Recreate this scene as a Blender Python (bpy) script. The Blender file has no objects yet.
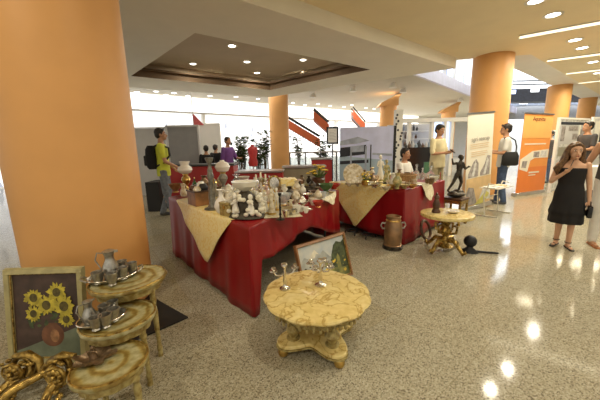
import bpy, bmesh, math, random
from mathutils import Vector, Matrix
random.seed(7)
R = math.radians
C = bpy.context.scene.collection
sc = bpy.context.scene

# ------------------------------------------------------------------ camera, sky, main lights, exposure
F_PX, PITCH, ROLL, CZ = 285.0, R(10.5), R(1.2), 1.35
fwd = Vector((0, math.cos(PITCH), -math.sin(PITCH)))
_r, _u = Vector((1, 0, 0)), Vector((1, 0, 0)).cross(fwd)
rgt = _r * math.cos(ROLL) - _u * math.sin(ROLL)
upv = _u * math.cos(ROLL) + _r * math.sin(ROLL)
cam = bpy.data.objects.new('camera', bpy.data.cameras.new('camera'))
C.objects.link(cam)
cam.matrix_world = Matrix(((rgt.x, upv.x, -fwd.x, 0), (rgt.y, upv.y, -fwd.y, 0), (rgt.z, upv.z, -fwd.z, CZ), (0, 0, 0, 1)))
cam.data.sensor_width = 36.0
cam.data.lens = F_PX / 600 * 36.0
cam.data.clip_end = 300
sc.camera = cam
w = bpy.data.worlds.new('world'); sc.world = w; w.use_nodes = True
w.node_tree.nodes['Background'].inputs[0].default_value = (1.0, 0.92, 0.78, 1)
w.node_tree.nodes['Background'].inputs[1].default_value = 0.78
vs = sc.view_settings
vs.view_transform = 'Standard'; vs.look = 'None'; vs.exposure = 0.32; vs.gamma = 1.0; vs.use_curve_mapping = False

def area(name, loc, size, power, col=(1, 0.9, 0.72), rot=(0, 0, 0), size_y=None, shape=None):
    d = bpy.data.lights.new(name, 'AREA'); d.energy = power; d.color = col; d.size = size
    if size_y: d.shape = 'RECTANGLE'; d.size_y = size_y
    if shape: d.shape = shape
    o = bpy.data.objects.new(name, d); C.objects.link(o); o.location = loc; o.rotation_euler = rot
    return o
GRID = R(37)
# skylight over the atrium, lit far hall
area('atrium_skylight', (22, 27, 9.2), 14, 4200, (0.85, 0.92, 1.0))
area('far_hall_light', (-2.5, 12.6, 3.85), 4, 130, (1, 0.96, 0.88))
area('far_hall_light', (13.0, 24, 3.85), 6, 420, (1, 0.97, 0.92))  # extra light added to brighten the far end of the hall
area('far_hall_light', (5.0, 18, 3.85), 6, 380, (1, 0.96, 0.88))

def at(px, py, z=0.0):
    d = fwd + rgt * ((px - 300) / F_PX) - upv * ((py - 200) / F_PX)
    return Vector((0, 0, CZ)) + d * ((z - CZ) / d.z)
def aty(px, py, Y):
    d = fwd + rgt * ((px - 300) / F_PX) - upv * ((py - 200) / F_PX)
    return Vector((0, 0, CZ)) + d * (Y / d.y)

# ------------------------------------------------------------------ materials
def nt(name):
    m = bpy.data.materials.new(name); m.use_nodes = True
    return m, m.node_tree, m.node_tree.nodes['Principled BSDF']
def ramp(t, src, stops):
    n = t.nodes.new('ShaderNodeValToRGB'); e = n.color_ramp.elements
    while len(e) < len(stops): e.new(0.5)
    for k, (p, c) in enumerate(stops):
        e[k].position = p; e[k].color = (*c, 1)
    t.links.new(src, n.inputs[0]); return n.outputs[0]
def coords(t, rz=0.0, kind='Object'):
    tc = t.nodes.new('ShaderNodeTexCoord'); mp = t.nodes.new('ShaderNodeMapping')
    mp.inputs['Rotation'].default_value = (0, 0, rz)
    t.links.new(tc.outputs[kind], mp.inputs[0]); return mp.outputs[0]
def noise_tex(t, co, scale, detail=3, dist=0.0):
    n = t.nodes.new('ShaderNodeTexNoise'); n.inputs['Scale'].default_value = scale
    n.inputs['Detail'].default_value = detail; n.inputs['Distortion'].default_value = dist
    t.links.new(co, n.inputs['Vector']); return n.outputs['Fac']
def bump(t, b, src, strength, dist=0.01):
    n = t.nodes.new('ShaderNodeBump'); n.inputs['Strength'].default_value = strength; n.inputs['Distance'].default_value = dist
    t.links.new(src, n.inputs['Height']); t.links.new(n.outputs[0], b.inputs['Normal'])
def pm(name, col, rough=0.5, metal=0.0, vary=0.12, scale=14, bmp=0.0, second=None, coat=0.0, trans=0.0):
    m, t, b = nt(name)
    co = coords(t); f = noise_tex(t, co, scale, 4)
    lo = second if second else tuple(max(0, c * (1 - vary)) for c in col)
    hi = col if second else tuple(min(1, c * (1 + vary)) for c in col)
    t.links.new(ramp(t, f, [(0.35, lo), (0.65, hi)]), b.inputs['Base Color'])
    b.inputs['Roughness'].default_value = rough; b.inputs['Metallic'].default_value = metal
    b.inputs['Coat Weight'].default_value = coat; b.inputs['Transmission Weight'].default_value = trans
    if bmp: bump(t, b, f, bmp)
    return m
def em(name, col, s):
    m, t, b = nt(name)
    b.inputs['Base Color'].default_value = (*col, 1); b.inputs['Emission Color'].default_value = (*col, 1)
    b.inputs['Emission Strength'].default_value = s; return m

def mat_floor():
    m, t, b = nt('terrazzo'); co = coords(t, -GRID)
    v = t.nodes.new('ShaderNodeTexVoronoi'); v.inputs['Scale'].default_value = 150; t.links.new(co, v.inputs['Vector'])
    sep = t.nodes.new('ShaderNodeSeparateColor'); t.links.new(v.outputs['Color'], sep.inputs[0])
    chips = ramp(t, sep.outputs[0], [(0.0, (0.14, 0.12, 0.085)), (0.12, (0.24, 0.215, 0.155)), (0.3, (0.365, 0.335, 0.245)), (0.65, (0.42, 0.388, 0.292)), (1.0, (0.54, 0.51, 0.41))])
    br = t.nodes.new('ShaderNodeTexBrick'); br.offset = 0.0; t.links.new(co, br.inputs['Vector'])
    br.inputs['Scale'].default_value = 1.0; br.inputs['Brick Width'].default_value = 0.62; br.inputs['Row Height'].default_value = 0.62
    br.inputs['Mortar Size'].default_value = 0.002; br.inputs['Mortar Smooth'].default_value = 0.1
    br.inputs['Color1'].default_value = (1, 1, 1, 1); br.inputs['Color2'].default_value = (0.96, 0.88, 0.68, 1); br.inputs['Mortar'].default_value = (0.72, 0.68, 0.6, 1)
    br.inputs['Bias'].default_value = -0.55
    mx = t.nodes.new('ShaderNodeMix'); mx.data_type = 'RGBA'; mx.blend_type = 'MULTIPLY'; mx.inputs[0].default_value = 1
    t.links.new(chips, mx.inputs[6]); t.links.new(br.outputs['Color'], mx.inputs[7])
    t.links.new(mx.outputs[2], b.inputs['Base Color'])
    n2 = noise_tex(t, co, 1.3, 2)
    mr = t.nodes.new('ShaderNodeMapRange'); mr.inputs[3].default_value = 0.07; mr.inputs[4].default_value = 0.12
    b.inputs['Specular IOR Level'].default_value = 0.11
    t.links.new(n2, mr.inputs[0]); t.links.new(mr.outputs[0], b.inputs['Roughness'])
    return m
def mat_marble():
    m, t, b = nt('yellow_marble'); co = coords(t)
    f = noise_tex(t, co, 8, 9, 0.7); g = noise_tex(t, co, 22, 5, 0.6)
    a = ramp(t, f, [(0.0, (0.78, 0.60, 0.25)), (0.46, (0.78, 0.63, 0.27)), (0.49, (0.50, 0.34, 0.10)), (0.53, (0.79, 0.65, 0.29)), (1, (0.84, 0.73, 0.42))])
    h = ramp(t, g, [(0.3, (0.86, 0.82, 0.7)), (0.6, (1, 1, 1))])
    mx = t.nodes.new('ShaderNodeMix'); mx.data_type = 'RGBA'; mx.blend_type = 'MULTIPLY'; mx.inputs[0].default_value = 1
    t.links.new(a, mx.inputs[6]); t.links.new(h, mx.inputs[7]); t.links.new(mx.outputs[2], b.inputs['Base Color'])
    b.inputs['Roughness'].default_value = 0.22; return m
def mat_florentine():
    # painted top: cream field, gilt rings and scrolls
    m, t, b = nt('painted_gilt_top'); co = coords(t)
    wv = t.nodes.new('ShaderNodeTexWave'); wv.wave_type = 'RINGS'; wv.rings_direction = 'Z'; wv.inputs['Scale'].default_value = 4.2
    wv.inputs['Distortion'].default_value = 2.2; wv.inputs['Detail'].default_value = 2; wv.inputs['Detail Scale'].default_value = 4
    t.links.new(co, wv.inputs['Vector'])
    a = ramp(t, wv.outputs['Fac'], [(0.0, (0.26, 0.17, 0.04)), (0.3, (0.42, 0.33, 0.11)), (0.5, (0.44, 0.39, 0.2)), (1, (0.48, 0.44, 0.26))])
    h = ramp(t, noise_tex(t, co, 30, 4), [(0.3, (0.6, 0.58, 0.42)), (0.62, (1, 1, 1))])
    mx = t.nodes.new('ShaderNodeMix'); mx.data_type = 'RGBA'; mx.blend_type = 'MULTIPLY'; mx.inputs[0].default_value = 1
    t.links.new(a, mx.inputs[6]); t.links.new(h, mx.inputs[7]); t.links.new(mx.outputs[2], b.inputs['Base Color'])
    b.inputs['Roughness'].default_value = 0.42; return m
def mat_damask(name, c0, c1):
    m, t, b = nt(name); co = coords(t)
    f = noise_tex(t, co, 16, 2, 2.5)
    t.links.new(ramp(t, f, [(0.42, c0), (0.52, c1)]), b.inputs['Base Color'])
    r = ramp(t, f, [(0.42, (0.6, 0.6, 0.6)), (0.52, (0.35, 0.35, 0.35))]); t.links.new(r, b.inputs['Roughness'])
    b.inputs['Sheen Weight'].default_value = 0.2; return m
def mat_shop():
    # bright lit shop interior: shelves of pale goods behind the window
    m, t, b = nt('lit_shop_window'); co = coords(t, kind='Generated')
    mp = t.nodes.new('ShaderNodeMapping'); mp.inputs['Scale'].default_value = (26, 1, 5); t.links.new(co, mp.inputs[0])
    v = t.nodes.new('ShaderNodeTexVoronoi'); v.inputs['Scale'].default_value = 1.6; t.links.new(mp.outputs[0], v.inputs['Vector'])
    sep = t.nodes.new('ShaderNodeSeparateColor'); t.links.new(v.outputs['Color'], sep.inputs[0])
    c = ramp(t, sep.outputs[0], [(0.0, (0.35, 0.38, 0.45)), (0.16, (0.75, 0.78, 0.82)), (0.4, (0.95, 0.96, 1)), (1, (1, 1, 1))])
    t.links.new(c, b.inputs['Base Color']); t.links.new(c, b.inputs['Emission Color']); b.inputs['Emission Strength'].default_value = 0.95
    return m

M = dict(
 floor=mat_floor(), marble=mat_marble(), flor=mat_florentine(), shop=mat_shop(),
 orange=pm('orange_column_paint', (0.72, 0.375, 0.13), 0.5, vary=0.03, scale=3),
 ceil=pm('warm_ceiling_paint', (0.95, 0.84, 0.60), 0.9, vary=0.02, scale=2),
 hallceil=pm('beige_ceiling_paint', (0.60, 0.56, 0.48), 0.9, vary=0.02, scale=2),
 bulk=pm('white_bulkhead_paint', (0.90, 0.86, 0.75), 0.9, vary=0.02, scale=2),
 white=pm('white_paint', (0.85, 0.84, 0.8), 0.7, vary=0.02, scale=2),
 recess=pm('taupe_recess_paint', (0.58, 0.48, 0.36), 0.9, vary=0.03, scale=2),
 brown=pm('brown_trim', (0.16, 0.10, 0.055), 0.7, vary=0.05, scale=4),
 grey=pm('grey_partition', (0.30, 0.30, 0.31), 0.6, vary=0.05, scale=4),
 lgrey=pm('pale_grey_partition', (0.62, 0.62, 0.63), 0.6, vary=0.03, scale=4),
 dgrey=pm('dark_grey', (0.07, 0.07, 0.075), 0.5, vary=0.1, scale=6),
 black=pm('black', (0.012, 0.012, 0.013), 0.6, vary=0.1, scale=6),
 blackgloss=pm('black_gloss', (0.01, 0.01, 0.012), 0.15, vary=0.1, scale=6),
 steel=pm('steel', (0.55, 0.55, 0.56), 0.3, 1.0, vary=0.06, scale=8),
 red=pm('red_satin_cloth', (0.25, 0.0025, 0.006), 0.38, vary=0.08, scale=5, bmp=0.03),
 redp=pm('red_panel', (0.46, 0.03, 0.03), 0.45, vary=0.05, scale=5),
 damask=mat_damask('gold_damask', (0.88, 0.68, 0.23), (0.93, 0.79, 0.38)),
 lace=mat_damask('cream_lace', (0.66, 0.58, 0.36), (0.82, 0.76, 0.55)),
 gilt=pm('gilt_wood', (0.56, 0.38, 0.10), 0.30, 0.7, scale=34, bmp=0.5, second=(0.13, 0.075, 0.015)),
 giltcream=pm('gilt_cream_paint', (0.50, 0.42, 0.18), 0.40, 0.2, scale=34, bmp=0.2, second=(0.26, 0.18, 0.05)),
 pewter=pm('pewter', (0.42, 0.41, 0.38), 0.32, 0.9, vary=0.25, scale=30, bmp=0.1),
 silver=pm('silver', (0.72, 0.69, 0.62), 0.2, 1.0, vary=0.12, scale=25),
 bronze=pm('dark_bronze', (0.085, 0.07, 0.05), 0.4, 0.7, scale=25, bmp=0.15, second=(0.03, 0.028, 0.025)),
 pewterd=pm('dark_pewter', (0.22, 0.215, 0.19), 0.4, 0.7, vary=0.3, scale=30, bmp=0.15),
 brbrown=pm('brown_bronze', (0.22, 0.15, 0.09), 0.4, 0.75, vary=0.35, scale=30, bmp=0.2),
 brass=pm('brass', (0.62, 0.42, 0.13), 0.3, 0.95, vary=0.2, scale=25),
 copper=pm('old_copper', (0.42, 0.25, 0.13), 0.42, 0.75, scale=9, bmp=0.1, second=(0.26, 0.17, 0.10)),
 iron=pm('black_iron', (0.02, 0.02, 0.022), 0.5, 0.4, vary=0.2, scale=30, bmp=0.2),
 wood=pm('brown_wood', (0.26, 0.12, 0.045), 0.4, vary=0.3, scale=12),
 dwood=pm('dark_wood', (0.09, 0.042, 0.02), 0.4, vary=0.3, scale=12),
 wicker=pm('wicker', (0.36, 0.22, 0.09), 0.7, vary=0.4, scale=60, bmp=0.5),
 porc=pm('white_porcelain', (0.80, 0.77, 0.68), 0.18, vary=0.04, scale=12, coat=0.4),
 porcblue=pm('blue_white_porcelain', (0.80, 0.80, 0.76), 0.18, scale=22, second=(0.42, 0.47, 0.52)),
 porcflor=pm('flowered_porcelain', (0.80, 0.74, 0.60), 0.2, scale=26, second=(0.46, 0.36, 0.2)),
 porcgold=pm('gold_green_porcelain', (0.62, 0.5, 0.22), 0.25, scale=18, second=(0.20, 0.22, 0.10)),
 porcpink=pm('pink_porcelain', (0.72, 0.50, 0.42), 0.25, scale=20, second=(0.66, 0.6, 0.5)),
 milk=pm('milk_glass', (0.90, 0.86, 0.80), 0.25, vary=0.03, scale=8),
 glass=pm('cut_glass', (0.86, 0.9, 0.88), 0.06, vary=0.02, scale=8, trans=0.8),
 gglass=pm('green_glass', (0.10, 0.20, 0.08), 0.08, vary=0.1, scale=8, trans=0.35),
 redglass=pm('ruby_glass', (0.42, 0.04, 0.025), 0.1, vary=0.1, scale=8),
 candle=pm('cream_candle', (0.85, 0.79, 0.62), 0.5, vary=0.03, scale=8),
 stone=pm('grey_stone', (0.33, 0.32, 0.27), 0.7, vary=0.25, scale=25, bmp=0.2),
 rock=pm('dark_rockwork', (0.05, 0.04, 0.025), 0.6, vary=0.4, scale=25, bmp=0.4),
 leaf=pm('leaf', (0.10, 0.15, 0.03), 0.6, vary=0.4, scale=25),
 yflow=pm('yellow_blossom', (0.74, 0.52, 0.06), 0.7, vary=0.25, scale=30),
 wflow=pm('white_blossom', (0.80, 0.76, 0.62), 0.7, vary=0.1, scale=30),
 skin=pm('skin', (0.66, 0.39, 0.25), 0.5, vary=0.05, scale=6),
 skintan=pm('tan_skin', (0.50, 0.265, 0.15), 0.5, vary=0.05, scale=6),
 hairblack=pm('black_hair', (0.018, 0.013, 0.01), 0.5, vary=0.3, scale=40, bmp=0.3),
 hairbrown=pm('brown_hair', (0.20, 0.105, 0.04), 0.45, scale=40, bmp=0.4, second=(0.07, 0.033, 0.013)),
 tyellow=pm('yellow_cotton', (0.62, 0.66, 0.06), 0.8, vary=0.08, scale=8, bmp=0.1),
 twhite=pm('white_cotton', (0.76, 0.75, 0.70), 0.8, vary=0.05, scale=8, bmp=0.1),
 tcream=pm('cream_cotton', (0.76, 0.68, 0.42), 0.8, vary=0.08, scale=8, bmp=0.1),
 tgrey=pm('charcoal_cotton', (0.07, 0.065, 0.065), 0.8, vary=0.1, scale=8, bmp=0.1),
 tpurple=pm('purple_cotton', (0.16, 0.06, 0.26), 0.8, vary=0.1, scale=8, bmp=0.1),
 tblack=pm('black_cotton', (0.010, 0.009, 0.010), 0.85, vary=0.1, scale=8, bmp=0.15),
 jeans=pm('blue_denim', (0.065, 0.10, 0.19), 0.85, vary=0.2, scale=20, bmp=0.1),
 greyj=pm('grey_denim', (0.16, 0.18, 0.21), 0.85, vary=0.2, scale=20, bmp=0.1),
 khaki=pm('beige_twill', (0.46, 0.40, 0.25), 0.85, vary=0.1, scale=20, bmp=0.1),
 wpants=pm('white_linen', (0.74, 0.72, 0.66), 0.85, vary=0.06, scale=10, bmp=0.1),
 leather=pm('tan_leather', (0.45, 0.17, 0.05), 0.5, vary=0.1, scale=10),
 eyew=pm('eye_white', (0.85, 0.82, 0.78), 0.2, vary=0.01, scale=3),
 eyed=pm('eye_dark', (0.03, 0.018, 0.01), 0.15, vary=0.05, scale=3),
 lips=pm('lips', (0.46, 0.15, 0.12), 0.4, vary=0.05, scale=9),
 paper=pm('white_paper', (0.84, 0.83, 0.76), 0.7, vary=0.02, scale=3),
 bcream=pm('cream_banner_print', (0.84, 0.80, 0.68), 0.55, vary=0.02, scale=3),
 borange=pm('orange_banner_print', (0.86, 0.33, 0.07), 0.5, vary=0.04, scale=2),
 boranged=pm('deep_orange_print', (0.80, 0.23, 0.045), 0.5, vary=0.04, scale=2),
 boringel=pm('pale_orange_print', (0.90, 0.46, 0.13), 0.5, vary=0.04, scale=2),
 ptan=pm('tan_print', (0.70, 0.50, 0.26), 0.55, vary=0.08, scale=6),
 pgrey=pm('grey_print', (0.34, 0.31, 0.30), 0.55, vary=0.35, scale=14),
 plight=pm('light_photo_print', (0.66, 0.66, 0.64), 0.55, vary=0.2, scale=14),
 pbrown=pm('brown_photo_print', (0.22, 0.14, 0.09), 0.55, vary=0.4, scale=14),
 pyel=pm('lime_print', (0.62, 0.58, 0.14), 0.55, vary=0.1, scale=9),
 pink=pm('pale_red_print', (0.78, 0.16, 0.17), 0.6, vary=0.1, scale=9),
 ink=pm('dark_ink', (0.10, 0.10, 0.10), 0.6, vary=0.1, scale=9),
 inkg=pm('grey_ink', (0.42, 0.40, 0.36), 0.6, vary=0.1, scale=9),
 inkbr=pm('maroon_ink', (0.20, 0.05, 0.02), 0.6, vary=0.1, scale=9),
 mblue=pm('pale_blue_print', (0.60, 0.64, 0.92), 0.4, vary=0.08, scale=3),
 mblue2=pm('slate_blue_print', (0.34, 0.38, 0.48), 0.4, vary=0.25, scale=5),
 mdark=pm('navy_print', (0.015, 0.018, 0.03), 0.4, vary=0.3, scale=5),
 mteal=pm('grey_teal_print', (0.36, 0.47, 0.58), 0.4, vary=0.15, scale=4),
 lav=pm('lavender_fascia', (0.60, 0.58, 0.74), 0.4, vary=0.05, scale=4),
 esc=pm('orange_escalator', (0.50, 0.11, 0.035), 0.45, vary=0.05, scale=3),
 pane=pm('railing_glass', (0.55, 0.60, 0.58), 0.05, vary=0.02, scale=3, trans=0.9),
 olive=pm('olive_counter', (0.33, 0.31, 0.22), 0.35, vary=0.06, scale=5),
 signg=pm('green_sign', (0.08, 0.20, 0.11), 0.5, vary=0.08, scale=5),
 cdark=pm('painting_dark_ground', (0.065, 0.038, 0.03), 0.5, vary=0.3, scale=12),
 cgreen=pm('painting_green_table', (0.17, 0.20, 0.14), 0.5, vary=0.2, scale=12),
 cvase=pm('painting_vase', (0.17, 0.07, 0.035), 0.4, vary=0.35, scale=16),
 cvase2=pm('painting_vase_light', (0.34, 0.17, 0.08), 0.4, vary=0.3, scale=30), framep=pm('khaki_frame_paint', (0.40, 0.35, 0.17), 0.45, 0.1, vary=0.12, scale=20),
 cpet=pm('painting_petals', (0.50, 0.41, 0.045), 0.5, vary=0.3, scale=30),
 ccore=pm('painting_flower_core', (0.09, 0.07, 0.015), 0.5, vary=0.4, scale=40),
 cleaf=pm('painting_leaf', (0.055, 0.08, 0.03), 0.5, vary=0.4, scale=30),
 lsky=pm('painting_sky', (0.46, 0.52, 0.56), 0.5, scale=7, second=(0.66, 0.66, 0.60)),
 lmount=pm('painting_mountain', (0.30, 0.33, 0.33), 0.5, scale=9, second=(0.60, 0.60, 0.54)),
 lfield=pm('painting_meadow', (0.32, 0.30, 0.09), 0.5, scale=12, second=(0.11, 0.13, 0.05)),
 ltree=pm('painting_trees', (0.07, 0.09, 0.04), 0.5, vary=0.5, scale=20),
 lwater=pm('painting_lake', (0.40, 0.46, 0.46), 0.5, vary=0.2, scale=14),
 lamp=em('lamp_glow', (1, 0.93, 0.78), 9), tube=em('tube_glow', (1, 0.9, 0.66), 1.5),
 lampw=em('cool_lamp_glow', (1, 0.98, 0.95), 5), fascia=em('glowing_fascia', (1, 0.985, 0.94), 1.05),  # fascia glow stands in for cove light falling on the white band
 winb=em('blue_lit_window', (0.55, 0.68, 1.0), 1.1), winw=em('daylit_window', (0.92, 0.95, 1.0), 1.3),
)

# ------------------------------------------------------------------ mesh helpers
class MB:
    def __init__(s): s.v = []; s.f = []; s.m = []
    def add(s, vs_, fs, mi=0, T=None):
        o = len(s.v)
        for p in vs_:
            p = Vector(p); s.v.append(T @ p if T else p)
        for f in fs: s.f.append([i + o for i in f]); s.m.append(mi)
        return s
    def box(s, c, size, mi=0, rz=0.0, T=None):
        x, y, z = [k / 2 for k in size]; cr, sr = math.cos(rz), math.sin(rz)
        vs_ = []
        for dz in (-z, z):
            for dx, dy in ((-x, -y), (x, -y), (x, y), (-x, y)):
                vs_.append((c[0] + dx * cr - dy * sr, c[1] + dx * sr + dy * cr, c[2] + dz))
        return s.add(vs_, [(3, 2, 1, 0), (4, 5, 6, 7), (0, 1, 5, 4), (1, 2, 6, 5), (2, 3, 7, 6), (3, 0, 4, 7)], mi, T)
    def lathe(s, prof, c=(0, 0, 0), n=20, mi=0, sx=1.0, sy=1.0, lobes=0, amp=0.0, T=None):
        vs_, fs = [], []
        for r, z in prof:
            for k in range(n):
                a = 2 * math.pi * k / n
                q = r * (1 + amp * abs(math.cos(a * lobes / 2)) ** 0.7 - amp) if lobes else r
                vs_.append((c[0] + q * math.cos(a) * sx, c[1] + q * math.sin(a) * sy, c[2] + z))
        m = len(prof)
        for i in range(m - 1):
            for k in range(n):
                a, b = i * n + k, i * n + (k + 1) % n
                fs.append((a, b, b + n, a + n))
        if prof[0][0] > 1e-5: fs.append(list(range(n))[::-1])
        if prof[-1][0] > 1e-5: fs.append([(m - 1) * n + k for k in range(n)])
        return s.add(vs_, fs, mi, T)
    def tube(s, pts, r, n=8, mi=0, T=None, closed=False):
        P = [Vector(p) for p in pts]; m = len(P)
        rs = list(r) if isinstance(r, (list, tuple)) else [r] * m
        vs_, fs = [], []; prev = None
        for i, p in enumerate(P):
            if closed: d = P[(i + 1) % m] - P[i - 1]
            else: d = P[min(i + 1, m - 1)] - P[max(i - 1, 0)]
            d = d.normalized() if d.length > 1e-9 else Vector((0, 0, 1))
            if prev is None:
                a = Vector((0, 0, 1)) if abs(d.z) < 0.9 else Vector((1, 0, 0)); x = a.cross(d).normalized()
            else:
                x = prev - d * prev.dot(d); x = x.normalized() if x.length > 1e-6 else Vector((1, 0, 0))
            prev = x; y = d.cross(x)
            for k in range(n):
                a = 2 * math.pi * k / n; vs_.append(p + (x * math.cos(a) + y * math.sin(a)) * rs[i])
        for i in range(m if closed else m - 1):
            for k in range(n):
                a, b = i * n + k, i * n + (k + 1) % n; j = ((i + 1) % m) * n
                fs.append((a, b, j + (k + 1) % n, j + k))
        if not closed: fs.append(list(range(n))[::-1]); fs.append([(m - 1) * n + k for k in range(n)])
        return s.add(vs_, fs, mi, T)
    def ell(s, c, r, mi=0, n=12, T=None):
        if not isinstance(r, (list, tuple)): r = (r, r, r)
        m = max(6, n // 2 + 2); prof = [(math.sin(math.pi * i / m), -math.cos(math.pi * i / m)) for i in range(m + 1)]
        vs_, fs = [(c[0], c[1], c[2] - r[2])], []
        for q, z in prof[1:-1]:
            for k in range(n):
                a = 2 * math.pi * k / n; vs_.append((c[0] + q * r[0] * math.cos(a), c[1] + q * r[1] * math.sin(a), c[2] + z * r[2]))
        vs_.append((c[0], c[1], c[2] + r[2])); L = len(vs_) - 1
        for k in range(n):
            fs.append((0, 1 + (k + 1) % n, 1 + k)); b = 1 + (m - 2) * n
            fs.append((b + k, b + (k + 1) % n, L))
        for i in range(m - 2):
            for k in range(n):
                a, b = 1 + i * n + k, 1 + i * n + (k + 1) % n; fs.append((a, b, b + n, a + n))
        return s.add(vs_, fs, mi, T)
    def cap(s, p0, p1, r0, r1, n=12, mi=0):
        p0, p1 = Vector(p0), Vector(p1); s.tube([p0, p1], [r0, r1], n, mi); s.ell(p0, r0, mi, n); s.ell(p1, r1, mi, n); return s
    def prism(s, poly, z0, z1, mi=0, T=None):
        n = len(poly); vs_ = [(*p, z0) for p in poly] + [(*p, z1) for p in poly]
        fs = [list(range(n))[::-1], list(range(n, 2 * n))] + [(k, (k + 1) % n, n + (k + 1) % n, n + k) for k in range(n)]
        return s.add(vs_, fs, mi, T)
    def loft(s, rings, n=16, mi=0, T=None):      # rings of (cx, cy, z, rx, ry)
        vs_, fs = [], []
        for cx, cy, z, rx, ry in rings:
            for k in range(n):
                a = 2 * math.pi * k / n; vs_.append((cx + rx * math.cos(a), cy + ry * math.sin(a), z))
        m = len(rings)
        for i in range(m - 1):
            for k in range(n):
                a, b = i * n + k, i * n + (k + 1) % n; fs.append((a, b, b + n, a + n))
        fs.append(list(range(n))[::-1]); fs.append([(m - 1) * n + k for k in range(n)])
        return s.add(vs_, fs, mi, T)
    def mesh(s, name, mats):
        me = bpy.data.meshes.new(name); me.from_pydata([tuple(p) for p in s.v], [], s.f)
        for m in (mats if isinstance(mats, (list, tuple)) else [mats]): me.materials.append(m)
        me.polygons.foreach_set('material_index', s.m); me.polygons.foreach_set('use_smooth', [True] * len(s.f))
        bm = bmesh.new(); bm.from_mesh(me); bmesh.ops.recalc_face_normals(bm, faces=bm.faces); bm.to_mesh(me); bm.free()
        me.set_sharp_from_angle(angle=R(38)); me.update(); return me
    def build(s, name, mats, parent=None, loc=None, rz=0.0, bevel=0.0):
        o = bpy.data.objects.new(name, s.mesh(name, mats)); C.objects.link(o)
        if parent: o.parent = parent
        if loc is not None: o.location = loc
        o.rotation_euler.z = rz
        if bevel:
            b = o.modifiers.new('edge', 'BEVEL'); b.width = bevel; b.segments = 2; b.limit_method = 'ANGLE'
        return o
def tag(o, label, cat, group=None):
    o['label'] = label; o['category'] = cat
    if group: o['group'] = group
    return o
def thing(name, label, cat, loc=(0, 0, 0), rz=0.0, group=None):
    o = bpy.data.objects.new(name, None); C.objects.link(o); o.location = loc; o.rotation_euler.z = rz; o.empty_display_size = 0.1
    return tag(o, label, cat, group)
def struct(o): o['kind'] = 'structure'; return o
def dup(root, loc, rz=None, label=None, group=None):
    r = root.copy(); C.objects.link(r); r.location = loc
    if rz is not None: r.rotation_euler.z = rz
    if label: r['label'] = label
    if group: r['group'] = group
    for ch in list(root.children):
        c = ch.copy(); C.objects.link(c); c.parent = r
        for g in list(ch.children):
            d = g.copy(); C.objects.link(d); d.parent = c
    return r
def lettering(text, size, mat, parent, loc, rot=(math.pi / 2, 0, 0), name='lettering'):
    cu = bpy.data.curves.new('text', 'FONT'); cu.body = text; cu.size = size; cu.extrude = 0.0015; cu.align_x = 'CENTER'
    tmp = bpy.data.objects.new('text', cu); C.objects.link(tmp)
    bpy.context.view_layer.update()
    me = bpy.data.meshes.new_from_object(tmp.evaluated_get(bpy.context.evaluated_depsgraph_get()))
    bpy.data.objects.remove(tmp); me.materials.clear(); me.materials.append(mat)
    o = bpy.data.objects.new(name, me); C.objects.link(o); o.parent = parent; o.location = loc; o.rotation_euler = rot
    return o

# ------------------------------------------------------------------ the setting
struct(MB().box((8, 14, -0.05), (90, 76, 0.1)).build('floor', M['floor']))
# warm ceiling over the camera side, cut where the atrium opens
CE = [(-9, -3), (-9, -9), (34, -9), (34, 28.5), (14.4, 14.21), (5.83, 7.62), (4.15, 7.95), (-6, 0.25)]
struct(MB().prism(CE, 3.5, 3.9).build('ceiling_warm', M['ceil']))
# white bulkhead with the square recess
def lerp(a, b, t): return (a[0] + (b[0] - a[0]) * t, a[1] + (b[1] - a[1]) * t)
BO = [(-6.6, -0.33), (4.04, 7.75), (-1.06, 11.4), (-9.5, 6.9)]
RO = [tuple(at(px, py, 3.25).xy) for px, py in ((195, 33), (370, 69.5), (270, 90), (131, 76))]
mb = MB()
vb = [(*p, 3.25) for p in BO] + [(*p, 3.25) for p in RO]
mb.add(vb, [(0, 1, 5, 4), (1, 2, 6, 5), (2, 3, 7, 6), (3, 0, 4, 7)])
vo = [(*p, 3.25) for p in BO] + [(*p, 4.3) for p in BO]
mb.add(vo, [(k, (k + 1) % 4, 4 + (k + 1) % 4, 4 + k) for k in range(4)])
struct(mb.build('ceiling_bulkhead', M['bulk']))
mb = MB(); mb.add([(*p, 3.25) for p in RO] + [(*p, 3.42) for p in RO], [(k, (k + 1) % 4, 4 + (k + 1) % 4, 4 + k) for k in range(4)])
struct(mb.build('trim_recess', M['brown']))
cx_, cy_ = sum(p[0] for p in RO) / 4, sum(p[1] for p in RO) / 4
inner = [lerp(p, (cx_, cy_), 0.06) for p in RO]
mb = MB()
for k in range(4):
    a, b = RO[k], RO[(k + 1) % 4]; c, d = inner[(k + 1) % 4], inner[k]
    mb.prism([a, b, c, d], 3.42, 3.46)
struct(mb.build('trim_recess_ledge', M['brown']))
mb = MB(); big = [lerp(p, (cx_, cy_), -0.05) for p in RO]
mb.prism(big, 3.62, 3.66); mb.add([(*p, 3.42) for p in big] + [(*p, 3.66) for p in big], [(k, (k + 1) % 4, 4 + (k + 1) % 4, 4 + k) for k in range(4)])
struct(mb.build('ceiling_recess', M['recess']))
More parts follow.
